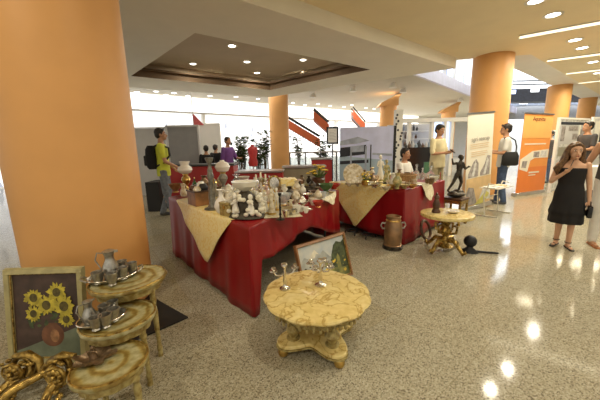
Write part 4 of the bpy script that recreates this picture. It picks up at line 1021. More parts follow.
def mk_box(t, l, w_, h, m, lid=True, open_=False):
    MB().box((0, 0, h * .42), (l, w_, h * .84)).build('box_body', M[m], t, bevel=h * .04)
    if lid: MB().box((0, 0, h * .92), (l * 1.04, w_ * 1.05, h * .16)).build('lid', M[m], t, bevel=h * .05)
    MB().box((0, -w_ * .5 - .003, h * .66), (l * .12, .008, h * .18)).build('clasp', M['brass'], t)
def mk_oil_lamp(t, h, m, globe='tulip'):
    MB().lathe([(.20 * h, 0), (.20 * h, .03 * h), (.08 * h, .08 * h), (.05 * h, .16 * h), (.11 * h, .28 * h), (.16 * h, .38 * h), (.13 * h, .48 * h), (.07 * h, .54 * h)], n=22).build('lamp_base', M[m], t)
    MB().lathe([(.07 * h, .54 * h), (.10 * h, .56 * h), (.10 * h, .59 * h), (.06 * h, .60 * h)], n=18).build('burner', M['brass'], t)
    if globe == 'tulip': MB().lathe([(.08 * h, .59 * h), (.20 * h, .64 * h), (.26 * h, .73 * h), (.24 * h, .82 * h), (.14 * h, .90 * h), (.19 * h, 1.04 * h), (.175 * h, 1.04 * h), (.12 * h, .90 * h)], n=24, lobes=8, amp=.06).build('glass_shade', M['milk'], t)
    else: MB().lathe([(.07 * h, .59 * h), (.19 * h, .63 * h), (.255 * h, .77 * h), (.20 * h, .90 * h), (.08 * h, .96 * h), (.075 * h, 1.0 * h), (.06 * h, 1.0 * h)], n=24).build('glass_shade', M['milk'], t)
def mk_flowers(t, h, pot, m, seed=1, r=None):
    r = r or h * .45; rnd = random.Random(seed)
    MB().lathe([(.18 * h, 0), (.25 * h, .05 * h), (.30 * h, .28 * h), (.24 * h, .36 * h), (.27 * h, .4 * h), (.22 * h, .4 * h), (0, .36 * h)], n=18).build('pot', M[pot], t)
    fl, lf = MB(), MB()
    for k in range(26):
        a, q = rnd.uniform(0, 6.28), r * math.sqrt(rnd.random()); z = h * (.55 + .42 * (1 - (q / r) ** 2) * rnd.uniform(.7, 1)); c = Vector((q * math.cos(a), q * math.sin(a), z))
        if k % 3 == 2:
            lf.tube([(0, 0, .36 * h), c * .6 + Vector((0, 0, .1 * h)), c], [.01 * h, .05 * h, .008 * h], 5)
        else:
            lf.tube([(0, 0, .36 * h), c * .5 + Vector((0, 0, .2 * h)), c], .008 * h, 4)
            for j in range(6): b = j * 1.047; fl.ell(c + Vector((math.cos(b), math.sin(b), 0)) * .05 * h, (.045 * h, .045 * h, .026 * h), 0, 6)
            fl.ell(c + Vector((0, 0, .015 * h)), .03 * h, 0, 6)
    lf.build('stems', M['leaf'], t); fl.build('blossoms', M[m], t)
def mk_beast(t, l, m, lying=True):
    h = l * .42; b = MB()
    b.tube([(-.42 * l, 0, .5 * h), (-.2 * l, 0, .55 * h), (.1 * l, 0, .6 * h), (.28 * l, 0, .8 * h), (.36 * l, 0, 1.02 * h)], [.10 * l, .13 * l, .13 * l, .11 * l, .07 * l], 12)
    b.ell((.40 * l, 0, 1.12 * h), (.10 * l, .07 * l, .075 * l)); b.cap((.44 * l, 0, 1.08 * h), (.52 * l, 0, 1.0 * h), .045 * l, .032 * l)
    for q in (-1, 1):
        b.cap((.36 * l, q * .05 * l, 1.24 * h), (.34 * l, q * .055 * l, 1.34 * h), .022 * l, .008 * l)
        b.cap((.22 * l, q * .09 * l, .5 * h), (.26 * l, q * .10 * l, .14 * h), .055 * l, .035 * l); b.cap((.26 * l, q * .10 * l, .14 * h), (.46 * l, q * .10 * l, .12 * h), .035 * l, .03 * l)
        b.cap((-.34 * l, q * .09 * l, .45 * h), (-.2 * l, q * .13 * l, .22 * h), .085 * l, .05 * l); b.cap((-.2 * l, q * .13 * l, .16 * h), (-.05 * l, q * .13 * l, .12 * h), .035 * l, .03 * l)
    b.tube([(-.44 * l, 0, .45 * h), (-.56 * l, .05 * l, .2 * h), (-.46 * l, .15 * l, .13 * h)], [.03 * l, .022 * l, .014 * l], 8)
    b.build('animal_body', M[m], t)
    MB().prism([(.55 * l * math.cos(a) , .2 * l * math.sin(a)) for a in [k_ * .35 for k_ in range(18)]], 0, .05 * h).build('base', M['iron'], t)
ZI = ZC + .006
def item(px, py, h, kind, m, label, cat, rz=0.0, group=None, z=ZI, **kw):
    p = at(px, py, ZT); t = T_(kind[1] if isinstance(kind, tuple) else kind, label, cat, (p.x, p.y, z), rz, group)
    k = kind[0] if isinstance(kind, tuple) else kind
    FN[k](t, h, m, **kw); return t
FN = dict(vase=mk_vase, figurine=mk_figure, bowl=mk_bowl, plate=mk_plate, candlestick=mk_stick, candelabrum=mk_candelabrum, teapot=mk_pot, jug=mk_jug, cup=mk_cup, decanter=mk_bottle, oil_lamp=mk_oil_lamp, flower_arrangement=mk_flowers, animal_statuette=mk_beast)
F = 'figurine'
# --- near table, from the far end of its long side towards the front corner
item(187, 191, .40, 'oil_lamp', 'brass', 'brass oil lamp with a white frilled glass shade at the end of the near table', 'lamp', globe='tulip')
item(184, 197, .16, 'jug', 'porcflor', 'white porcelain jug in front of the frilled lamp', 'jug', rz=2.6)
item(176, 193, .12, 'bowl', 'wood', 'brown wooden bowl at the end of the near table, behind the white jug', 'bowl', r=.09)
item(224, 190, .42, 'oil_lamp', 'stone', 'dark based oil lamp with a round white globe', 'lamp', globe='ball')
p = at(200, 205, ZT)
t = thing('wooden_planter', 'brown wooden planter box filled with dark and white trinkets', 'box', (p.x, p.y, ZI), R(-49))
b = MB()
for q in (-1, 1): b.box((q * .105, 0, .075), (.012, .17, .15)); b.box((0, q * .08, .075), (.20, .012, .15))
b.box((0, 0, .02), (.2, .16, .02)); b.build('box_body', M['wood'], t)
f = MB()
for q in (-1, 1): f.box((q * .108, 0, .148), (.02, .19, .014)); f.box((0, q * .085, .148), (.22, .02, .014))
f.build('rim', M['dwood'], t)
for k, (dx, dy, r, m_) in enumerate(((-.06, -.03, .045, 'dwood'), (.05, .03, .05, 'black'), (.0, .03, .045, 'porc'), (.06, -.04, .04, 'porcflor'), (-.05, .04, .04, 'redglass'))):
    c = Vector((p.x, p.y, 0)) + Matrix.Rotation(R(-49), 3, 'Z') @ Vector((dx, dy, 0))
    hh = .17 + .02 * (k % 3)
    o = MB().lathe([(r * .7, 0), (r * .8, hh * .5), (r * 1.05, hh * .8), (r * .6, hh), (0, hh)], n=14).build('trinket_pot', M[m_], None, (c.x, c.y, ZI + .032))
    tag(o, ['dark wooden', 'black', 'white porcelain', 'flowered porcelain', 'ruby red'][k] + ' trinket pot standing inside the wooden planter box', 'pot')
t = item(213, 210, .50, 'candlestick', 'pewterd', 'tall pewter column with a figure on top, beside the wooden planter', 'column')
b = MB(); b.lathe([(.042, .0), (.046, .03), (.03, .06), (.034, .12), (.02, .28), (.035, .32), (.02, .37)], n=14); b.build('sleeve', M['pewterd'], t)
item(222, 214, .22, 'vase', 'milk', 'slim white vase standing beside the pewter column', 'vase', k=3)
item(216, 197, .22, (F, 'figurine'), 'stone', 'grey stone figurine behind the slim white vase', 'figurine', base='stone', arm=0)
item(237, 189, .20, 'vase', 'glass', 'clear flared glass vase at the back of the near table', 'vase', k=2)
item(229, 196, .15, 'teapot', 'porc', 'white porcelain teapot behind the large flower encrusted centrepiece', 'teapot', rz=.5)
item(244, 185, .13, 'bowl', 'porc', 'white porcelain bowl at the back beside the flared glass vase', 'bowl', r=.1)
item(228, 204, .13, 'jug', 'porc', 'small white porcelain jug between the slim vase and the wooden crate', 'jug', rz=.9)
p = at(231, 216, ZT)
t = thing('wooden_crate', 'gold painted wooden box beside the large porcelain centrepiece', 'box', (p.x, p.y, ZI), R(-40)); mk_box(t, .15, .13, .12, 'giltcream')
# centrepiece: figures among rocks carrying a bowl
p = at(246, 218, ZT)
t = thing('centrepiece', 'large white porcelain centrepiece of figures on dark rockwork holding a bowl', 'centrepiece', (p.x + .0, p.y + .03, ZI), R(-20))
rk = MB(); rnd = random.Random(2)
for k in range(26):
    a = rnd.uniform(0, 6.28); q = rnd.uniform(0, .14); rk.ell((q * math.cos(a), q * math.sin(a) * .7, .025 + rnd.uniform(0, .04)), (.03, .028, .025), 0, 8)
rk.lathe([(.17, 0), (.16, .02), (.11, .05), (.125, .1), (.10, .16), (.03, .23)], n=16, sy=.75); rk.build('rockwork', M['rock'], t)
for k in range(6):
    a = k * 1.05 + .2; x, y = .135 * math.cos(a), .105 * math.sin(a); g = MB()
    g.loft([(x, y, .05 + z, rx, rx * .9) for z, rx in ((0, .035), (.04, .03), (.075, .018), (.10, .026), (.115, .012))], 10); g.ell((x, y, .185), (.021, .021, .025)); g.cap((x, y, .145), (x * 1.35, y * 1.35, .13), .011, .009); g.cap((x, y, .145), (x * .9, y * .9, .2), .011, .008)
    g.build('cherub', M['porc'], t)
bl = MB()
for k in range(64):
    a = rnd.uniform(0, 6.28); zz = rnd.uniform(.02, .22); q = .165 - .35 * abs(zz - .09) + rnd.uniform(-.015, .015); bl.ell((q * math.cos(a), q * math.sin(a) * .8, zz), (.021, .021, .019), 0, 7)
bl.build('blossoms', M['wflow'], t)
MB().lathe([(.03, .22), (.05, .235), (.10, .265), (.115, .305), (.105, .305), (.08, .275), (0, .255)], n=24, lobes=10, amp=.06).build('bowl', M['porc'], t)
# front corner figures
item(262, 206, .30, 'candelabrum', 'silver', 'silver candelabrum with short white candles behind the porcelain figures', 'candelabrum', n=3, cm='candle', sp=.16)
item(266, 214, .20, (F, 'figurine'), 'porc', 'white porcelain lady nearest the large centrepiece', 'figurine')
item(272, 215, .235, (F, 'figurine'), 'porcflor', 'flowered porcelain lady on a gilt base, tallest of the figures by the dark bottle', 'figurine', arm=0)
item(277, 211, .22, (F, 'figurine'), 'porc', 'white porcelain gentleman figure half behind the dark navy bottle', 'figurine', robe=False)
item(258, 214, .15, (F, 'figurine'), 'porcgold', 'small gold and green porcelain figure at the edge of the centrepiece', 'figurine')
item(268, 204, .19, (F, 'figurine'), 'porcpink', 'pink porcelain dancer behind the white porcelain lady', 'figurine')
item(280.5, 221, .22, 'candlestick', 'blackgloss', 'dark slender candlestick standing at the front edge of the near table', 'candlestick')
p = at(275, 201, ZT)
t = thing('table_mirror', 'small oval gilt mirror on a stand behind the figures', 'mirror', (p.x, p.y, ZI), R(10))
MB().lathe([(.07, 0), (.07, .012), (.015, .03), (.012, .12)], n=16).build('stand', M['brass'], t)
MB().tube([(.062 * math.cos(a), 0, .19 + .08 * math.sin(a)) for a in [k_ * .314 for k_ in range(20)]], .011, 8, closed=True).build('frame', M['gilt'], t)
MB().prism([(.06 * math.cos(a), .078 * math.sin(a)) for a in [k_ * .314 for k_ in range(20)]], -.004, .004, 0, Matrix.Translation((0, 0, .19)) @ Matrix.Rotation(math.pi / 2, 4, 'X')).build('mirror_glass', M['silver'], t)
p = at(290, 194, ZT)
t = thing('wooden_chest', 'brown wooden chest half covered by a yellow scarf at the back of the near table', 'chest', (p.x, p.y, ZI), R(12)); mk_box(t, .30, .2, .17, 'wood')
sc_ = MB(); n = 10; vs_ = []; fs = []
prof = [(-.12, .08), (-.112, .13), (-.108, .186), (0, .194), (.108, .186), (.112, .12)]
for i in range(n + 1):
    for y, z in prof: vs_.append((-.13 + .2 * i / n, y * (1 + .03 * math.sin(i * 2)), z + .006 * math.sin(i * 1.9)))
for i in range(n):
    for j in range(5): k = i * 6 + j; fs.append((k, k + 1, k + 7, k + 6))
o = MB().add(vs_, fs).build('scarf', M['damask'], None, (p.x, p.y, ZI + .002), R(12)); s = o.modifiers.new('t', 'SOLIDIFY'); s.thickness = .004; s.offset = 1
tag(o, 'yellow scarf draped over the brown wooden chest', 'scarf')
item(297, 197, .19, 'vase', 'porcflor', 'flowered porcelain vase standing next to the wooden chest', 'vase', k=0)
item(284, 206, .12, 'bowl', 'porcblue', 'blue and white porcelain bowl in front of the wooden chest', 'bowl', r=.085)
item(291, 211, .10, 'jug', 'porcflor', 'small flowered jug on the cream doily', 'jug')
item(288, 215, .055, 'bowl', 'silver', 'shallow silver bowl on the cream doily near the front edge', 'bowl', r=.075)
item(297, 214, .07, 'cup', 'porc', 'white porcelain cup on the cream doily, nearest the front edge', 'cup')
item(284, 199, .16, 'vase', 'porc', 'white porcelain vase between the mirror and the wooden chest', 'vase', k=1)
item(302, 207, .11, 'teapot', 'silver', 'silver teapot past the cream doily towards the dark animal', 'teapot')
item(308, 211, .045, 'plate', 'silver', 'flat silver dish at the front edge below the silver teapot', 'dish', m2='silver')
item(313, 206, .07, 'cup', 'porcpink', 'pink porcelain cup behind the flat silver dish', 'cup')
item(318, 208, .06, 'bowl', 'redglass', 'ruby red glass bowl near the front edge of the near table', 'bowl', r=.06)
item(318, 201, .12, 'teapot', 'porcflor', 'flowered teapot in front of the dark green bowl', 'teapot', rz=2.8)
item(308, 196, .30, ('animal_statuette', 'animal_statuette'), 'bronze', 'dark bronze reclining animal at the back of the near table', 'statuette', rz=R(160))
item(312, 190, .13, 'teapot', 'bronze', 'dark bronze teapot behind the reclining bronze animal', 'teapot', rz=.4)
item(326, 193, .11, 'bowl', 'gglass', 'dark green bowl at the far corner of the near table', 'bowl', r=.10)
item(323, 199, .075, 'cup', 'porcblue', 'blue and white cup in front of the dark green bowl', 'cup')
item(330, 194, .055, 'plate', 'porcflor', 'flowered plate at the far corner of the near table, by the lace doily', 'plate')
item(334, 190, .08, 'bowl', 'redglass', 'orange red bowl at the end corner next to the far table', 'bowl', r=.095)
item(321, 182, .27, 'flower_arrangement', 'dwood', 'yellow flowers in a dark pot at the back of the near table', 'flowers', m='yflow') if False else None
p = at(321, 186, ZT); t = thing('flower_arrangement', 'yellow flowers in a dark pot at the back of the near table', 'flowers', (p.x - .05, p.y - .05, ZI)); mk_flowers(t, .34, 'dwood', 'yflow', 4, .17)
item(256, 190, .17, 'vase', 'porcblue', 'blue and white vase at the back behind the silver candelabrum', 'vase', k=1)
item(250, 194, .11, 'teapot', 'porcflor', 'flowered teapot behind the bowl of the centrepiece', 'teapot', rz=2)
item(262, 187, .12, 'bowl', 'porcgold', 'gold and green bowl at the very back behind the mirror', 'bowl', r=.1)
item(270, 190, .20, 'decanter', 'glass', 'clear glass decanter at the back between the bowl and the chest', 'decanter')
item(240, 200, .09, 'cup', 'porc', 'white cup hidden between the centrepiece and the wooden box', 'cup')
item(205, 192, .22, 'vase', 'brbrown', 'brown bronze vase behind the wooden planter', 'vase', k=0)
item(195, 188, .16, 'decanter', 'gglass', 'dark green bottle between the frilled lamp and the wooden planter', 'bottle', stop='brass')
# --- far table
p = at(353, 186, ZT)
t = thing('display_plate', 'large patterned porcelain plate upright on a stand on the far table', 'plate', (p.x, p.y, ZI), R(4))
Tm = Matrix.Translation((0, 0, .165)) @ Matrix.Rotation(R(78), 4, 'X')
MB().lathe([(.08, 0), (.10, .006), (.155, .026), (.152, .03), (.09, .012), (0, .01)], n=30, T=Tm).build('plate', M['porcblue'], t)
MB().lathe([(.147, .026), (.158, .028), (.157, .033), (.148, .031)], n=30, T=Tm).build('rim', M['porcflor'], t)
MB().lathe([(0, .0115), (.055, .0125), (.06, .0118)], n=24, T=Tm).build('painted_centre', M['porcflor'], t)
st = MB(); 
for q in (-1, 1): st.tube([(q * .06, -.05, .02), (q * .06, .0, .008), (q * .05, .07, .006)], .006, 6); st.tube([(q * .05, .07, .006), (q * .03, .05, .17)], .005, 6)
st.build('stand', M['dwood'], t)
FT = [(365, 186, .20, 'flower_arrangement', 'brass', 'yellow flowers in a brass bowl beside the upright plate', 'flowers', dict(seed=6), 'y'),
 (386, 184, .38, F, 'porcgold', 'tall green and gold figure statue with a white head on the far table', 'statue', dict(base='bronze', arm=0), 0),
 (393, 188, .20, 'jug', 'porc', 'white porcelain ewer beside the tall statue', 'jug', dict(rz=.3), 0),
 (397, 189.5, .21, 'vase', 'porcgold', 'gold and green vase at the front corner of the far table', 'vase', dict(k=0), 0),
 (372, 184, .15, 'teapot', 'brbrown', 'brown teapot between the yellow flowers and the tall statue', 'teapot', {}, 0),
 (360, 181, .14, 'teapot', 'porc', 'white porcelain teapot behind the upright plate', 'teapot', dict(rz=2.5), 0),
 (351, 180, .10, 'bowl', 'porcflor', 'flowered bowl at the end of the far table, before the upright plate', 'bowl', dict(r=.08), 0),
 (347, 185, .17, 'vase', 'porcgold', 'gold and green vase at the back end of the far table', 'vase', dict(k=2), 0),
 (366, 188, .045, 'plate', 'porcflor', 'flat flowered plate on the gold runner of the far table', 'plate', {}, 0),
 (374, 188.5, .055, 'bowl', 'silver', 'shallow silver bowl on the gold runner of the far table', 'bowl', dict(r=.085), 0),
 (382, 190, .045, 'plate', 'porc', 'flat white plate at the front of the far table', 'plate', {}, 0),
 (376, 182, .10, 'cup', 'porcpink', 'pink cup before the tall statue', 'cup', {}, 0),
 (404, 189, .055, 'bowl', 'porcgold', 'gold and green bowl past the corner vase', 'bowl', dict(r=.08), 0),
 (408, 187, .06, 'cup', 'porcflor', 'flowered cup in front of the wicker basket', 'cup', {}, 0),
 (412, 189, .05, 'bowl', 'brass', 'brass dish beside the cream doily of the far table', 'dish', dict(r=.075), 0),
 (416, 180, .26, 'decanter', 'glass', 'tall clear glass decanter beside the wicker basket', 'decanter', {}, 0),
 (422, 180, .20, 'decanter', 'glass', 'shorter clear glass decanter next to the tall one', 'decanter', {}, 0),
 (430, 181, .24, 'vase', 'glass', 'clear glass vase at the far end of the far table', 'vase', dict(k=3), 0),
 (434, 183, .09, 'bowl', 'porc', 'white bowl at the far corner of the far table', 'bowl', dict(r=.07), 0),
 (427, 184, .07, 'cup', 'brbrown', 'brown bronze cup by the cream doily', 'cup', {}, 0),
 (419, 186, .045, 'plate', 'silver', 'silver plate lying behind the cream doily', 'plate', dict(m2='silver'), 0),
 (440, 181, .13, 'candlestick', 'redglass', 'dark red candlestick at the outer corner of the far table', 'candlestick', {}, 0),
 (387, 189, .12, F, 'porcpink', 'small pink figurine before the tall statue', 'figurine', {}, 0),
 (398, 183, .13, 'jug', 'porcflor', 'flowered jug behind the corner vase', 'jug', dict(rz=1), 0)]
for px, py, h, k, m, lab, cat, kw, fl in FT:
    rz = kw.pop('rz', 0.0)
    if fl == 'y':
        p = at(px, py, ZT); t = thing('flower_arrangement', lab, cat, (p.x, p.y, ZI)); mk_flowers(t, h, m, 'yflow', 6, .15)
    else: item(px, py, h, k, m, lab, cat, rz, **kw)
p = at(405, 184, ZT)
t = thing('wicker_basket', 'brown wicker basket in front of the seated man', 'basket', (p.x, p.y, ZI))
MB().lathe([(.13, 0), (.15, .04), (.17, .13), (.155, .13), (.13, .04), (0, .02)], n=26, sy=.75).build('basket_body', M['wicker'], t)
MB().tube([(.165 * math.cos(a), .124 * math.sin(a), .13) for a in [k_ * .314 for k_ in range(20)]], .012, 6, closed=True).build('rim', M['wicker'], t)

# --- small pieces crowded between the larger ones
def crowd(kind, pts, hs, mats, label, cat, group, **kw):
    root = None; rnd = random.Random(len(label))
    for k, (px, py) in enumerate(pts):
        p = at(px, py, ZT); sc_ = hs * rnd.uniform(.85, 1.15)
        t = thing(kind, label, cat, (p.x, p.y, ZI), rnd.uniform(0, 6.28), group)
        FN[kind](t, sc_, mats[k % len(mats)], **kw)
crowd('figurine', ((255, 207), (250, 204), (260, 202), (255, 199), (262, 197), (271, 199), (281, 203)), .17, ['porc', 'porcgold', 'brbrown', 'porcflor'], 'small porcelain or bronze figurine in the crowd behind the large centrepiece', 'figurine', 'small figurines behind the centrepiece', base='porcflor')
crowd('cup', ((226, 198), (232, 193), (236, 194), (222, 200), (241, 191), (246, 190), (219, 193)), .085, ['porc', 'brbrown', 'porcblue', 'pewterd', 'porcflor'], 'small cup crowded between the slim white vase and the flared glass vase', 'cup', 'cups between the white vase and the glass vase')
crowd('bowl', ((301, 201), (309, 202), (314, 198), (306, 190), (315, 194), (299, 191)), .07, ['brbrown', 'silver', 'dwood', 'porcgold'], 'small dark or metal bowl crowded around the reclining bronze animal', 'bowl', 'bowls around the bronze animal', r=.065)
crowd('vase', ((296, 205), (290, 203), (303, 197), (293, 186), (302, 186), (283, 188), (309, 186)), .15, ['porcflor', 'bronze', 'porc', 'porcgold', 'brbrown'], 'small dark or pale vase standing around the wooden chest with the yellow scarf', 'vase', 'small vases around the wooden chest', k=0)
crowd('cup', ((294, 216), (301, 213), (286, 218), (306, 214)), .05, ['silver', 'porc'], 'small cup on the front edge near the cream doily', 'cup', 'small cups by the cream doily')
crowd('teapot', ((206, 189), (214, 187), (199, 193), (221, 186)), .15, ['brbrown', 'brass', 'pewter', 'porcflor'], 'small metal or porcelain teapot at the back behind the wooden planter', 'teapot', 'teapots behind the wooden planter')
crowd('vase', ((368, 182), (364, 180), (379, 179), (389, 180), (372, 178), (399, 180)), .16, ['porcflor', 'brbrown', 'porc', 'porcgold'], 'small vase crowded behind the tall statue on the far table', 'vase', 'small vases behind the tall statue', k=2)
crowd('bowl', ((370, 186), (379, 187), (386, 192), (391, 190), (401, 187), (358, 187), (349, 187)), .055, ['porc', 'silver', 'porcflor', 'brass'], 'small bowl along the front edge of the far table', 'bowl', 'small bowls along the far table edge', r=.06)
crowd('cup', ((414, 185), (431, 185), (436, 181), (425, 179), (412, 179), (407, 178)), .085, ['porcflor', 'brbrown', 'glass', 'porc'], 'small cup between the glass decanters and the far corner of the far table', 'cup', 'cups by the glass decanters')
p = at(382, 181, ZT)
t = item(380, 181, .44, 'figurine', 'porc', 'tall white draped figure standing close behind the green and gold statue', 'statue', base='porcgold', arm=0)
# ------------------------------------------------------------------ things standing on the floor by the tables
p = at(394, 246)
t = thing('milk_urn', 'old copper milk urn with two handles on the floor before the far red table', 'urn', (1.22, 3.62, 0))
t.scale = (.86, .86, 1.02)
MB().lathe([(.135, 0), (.14, .02), (.135, .06), (.125, .065), (.128, .08), (.135, .2), (.13, .32), (.105, .375), (.105, .42), (.115, .43), (.10, .435), (.09, .40)], n=30).build('urn_body', M['copper'], t)
MB().lathe([(.137, .0), (.15, .005), (.15, .045), (.137, .05)], n=30).build('base_band', M['bronze'], t)
MB().lathe([(.108, .37), (.114, .38), (.108, .39)], n=28).build('neck_band', M['brass'], t)
for q in (-1, 1): MB().tube([(q * .125, 0, .34), (q * .17, 0, .345), (q * .19, 0, .31), (q * .165, 0, .27), (q * .128, 0, .27)], .012, 8).build('handle', M['pewter'], t)
p = at(415, 236)
t = thing('barrel_hoop', 'dark wooden hoop leaning against the side of the far red table', 'hoop', (1.78, 3.90, 0), R(44))
Tm = Matrix.Translation((0, 0, .155)) @ Matrix.Rotation(R(72), 4, 'X')
MB().tube([Tm @ Vector((.135 * math.cos(a), .135 * math.sin(a), 0)) for a in [k_ * .2618 for k_ in range(24)]], .02, 8, closed=True).build('hoop_ring', M['dwood'], t)
for k, (x, y, lab) in enumerate(((1.0, 4.06, 'black iron trivet on the floor beside the copper milk urn'), (.80, 4.25, 'black iron trivet on the floor behind the leaning landscape painting'))):
    t = thing('iron_trivet', lab, 'trivet', (x, y, 0), k * .7)
    MB().tube([(.09 * math.cos(a), .09 * math.sin(a), .07) for a in [k_ * .4488 for k_ in range(14)]], .011, 6, closed=True).build('ring', M['iron'], t)
    for q in range(3): MB().tube([(.09 * math.cos(q * 2.09), .09 * math.sin(q * 2.09), .07), (.115 * math.cos(q * 2.09), .115 * math.sin(q * 2.09), .03), (.11 * math.cos(q * 2.09), .11 * math.sin(q * 2.09), .011)], .01, 6).build('leg', M['iron'], t)
    MB().tube([(-.085, 0, .07), (0, .03, .075), (.085, 0, .07)], .009, 6).build('crossbar', M['iron'], t)
# round marble table with gilt base
RT = Vector((1.84, 3.48, 0))
t = thing('pedestal_table', 'low round cream marble table on a gilt scrolled base beside the far red table', 'table', RT)
MB().lathe([(.27, .455), (.305, .462), (.31, .48), (.305, .498), (.295, .503), (0, .503)], n=48).build('tabletop', M['marble'], t)
MB().lathe([(.06, .05), (.10, .07), (.05, .11), (.035, .2), (.075, .27), (.04, .34), (.07, .40), (.2, .455)], n=22).build('pedestal', M['gilt'], t)
for k in range(4):
    a = k * 1.571 + .5; c, s_ = math.cos(a), math.sin(a)
    MB().tube([(c * .04, s_ * .04, .15), (c * .13, s_ * .13, .16), (c * .2, s_ * .2, .08), (c * .25, s_ * .25, .03), (c * .28, s_ * .28, .055), (c * .265, s_ * .265, .075)], [.03, .028, .024, .024, .018, .012], 8).build('leg', M['gilt'], t)
    MB().tube([(c * .05, s_ * .05, .24), (c * .14, s_ * .14, .27), (c * .15, s_ * .15, .35), (c * .08, s_ * .08, .36)], [.014, .016, .014, .01], 6).build('scroll', M['gilt'], t)
p = RT + Vector((-.13, .02, .5045)); t = thing('pepper_mill', 'dark turned wooden bottle shape on the round marble table', 'mill', p)
MB().lathe([(.05, 0), (.052, .02), (.035, .05), (.045, .1), (.032, .15), (.022, .17)], n=18).build('mill_body', M['dwood'], t)
MB().lathe([(.022, .17), (.034, .19), (.03, .21), (.014, .225), (.018, .245), (0, .26)], n=16).build('cap', M['dwood'], t)
p = RT + Vector((.06, -.02, .5045)); t = thing('dish', 'small white and red dish on the round marble table', 'dish', p)
MB().lathe([(.03, 0), (.06, .012), (.075, .028), (.07, .03), (0, .01)], n=20).build('dish_body', M['porc'], t)
MB().lathe([(.0, .011), (.04, .013), (.035, .028), (0, .03)], n=12).build('red_centre', M['porcpink'], t)
t = thing('cannon_ball', 'black iron ball on a triangular stand on the floor by the round marble table', 'ornament', (2.13, 3.42, 0), R(-30))
MB().ell((0, 0, .145), (.075, .075, .075), n=24).build('ball', M['iron'], t)
MB().loft([(0, 0, 0, .10, .07), (0, 0, .02, .095, .065), (0, 0, .06, .04, .035), (0, 0, .082, .03, .03)], 16).build('stand', M['iron'], t)
MB().cap((.06, 0, .02), (.3, .05, .02), .016, .012).build('handle', M['iron'], t)
# bronze statue on a gilt stand
SX, SY = 2.66, 4.78
t = thing('plinth_stand', 'square gilt wooden stand carrying the bronze statue', 'stand', (SX, SY, 0), R(38))
MB().box((0, 0, .44), (.32, .32, .035)).build('top', M['dwood'], t, bevel=.006)
for q in ((-1, -1), (1, -1), (1, 1), (-1, 1)): MB().lathe([(.025, 0), (.03, .02), (.018, .05), (.024, .2), (.018, .38), (.026, .423)], (q[0] * .13, q[1] * .13, 0), 12).build('leg', M['gilt'], t)
for q in (-1, 1):
    for zc, hz, nm in ((.39, .055, 'apron'), (.12, .025, 'stretcher')):
        MB().box((q * .135, 0, zc), (.02, .26, hz)).build(nm, M['gilt'], t); MB().box((0, q * .135, zc), (.26, .02, hz)).build(nm, M['gilt'], t)
t = thing('bronze_statue', 'dark bronze statue of a striding youth on the square gilt stand', 'statue', (SX, SY, .4585), R(10))
rb = MB(); rb.ell((0, 0, .05), (.15, .13, .05)); rb.ell((.05, .02, .085), (.09, .085, .05)); rb.ell((-.06, 0, .06), (.08, .09, .05)); rb.v = [Vector((q.x, q.y, max(0, q.z))) for q in rb.v]; rb.build('rock_base', M['bronze'], t)
b = MB(); h = .62; z0 = .08
pt = lambda x, y, z: (x * h, y * h, z0 + z * h)
b.loft([(.02 * h + sx_ * h, 0, z0 + z * h, rx * h, ry * h) for z, rx, ry, sx_ in ((.46, .085, .07, 0), (.54, .08, .065, .01), (.62, .075, .06, .02), (.72, .1, .07, .03), (.80, .1, .06, .035), (.84, .045, .045, .035), (.88, .035, .035, .04))], 16)
b.ell(pt(.07, -.01, .945), (.06 * h, .065 * h, .075 * h)); b.ell(pt(.06, .02, .97), (.068 * h, .062 * h, .06 * h))
b.cap(pt(.05, 0, .5), pt(.12, -.02, .28), .062 * h, .042 * h); b.cap(pt(.12, -.02, .28), pt(.06, .0, .06), .042 * h, .028 * h); b.cap(pt(.06, 0, .05), pt(.12, -.05, .04), .028 * h, .02 * h)
b.cap(pt(-.02, 0, .5), pt(-.10, .02, .28), .062 * h, .042 * h); b.cap(pt(-.10, .02, .28), pt(-.22, .06, .06), .042 * h, .028 * h); b.cap(pt(-.22, .06, .05), pt(-.17, 0, .0), .028 * h, .02 * h)
b.cap(pt(.13, 0, .80), pt(.17, -.06, .64), .04 * h, .03 * h); b.cap(pt(.17, -.06, .64), pt(.25, -.08, .70), .03 * h, .022 * h); b.cap(pt(.25, -.08, .70), pt(.31, -.08, .69), .03 * h, .015 * h)
b.cap(pt(-.06, 0, .80), pt(-.15, .02, .78), .04 * h, .03 * h); b.cap(pt(-.15, .02, .78), pt(-.22, -.02, .92), .03 * h, .022 * h)
remesh(b, 'figure', M['bronze'], t, .009, 3)
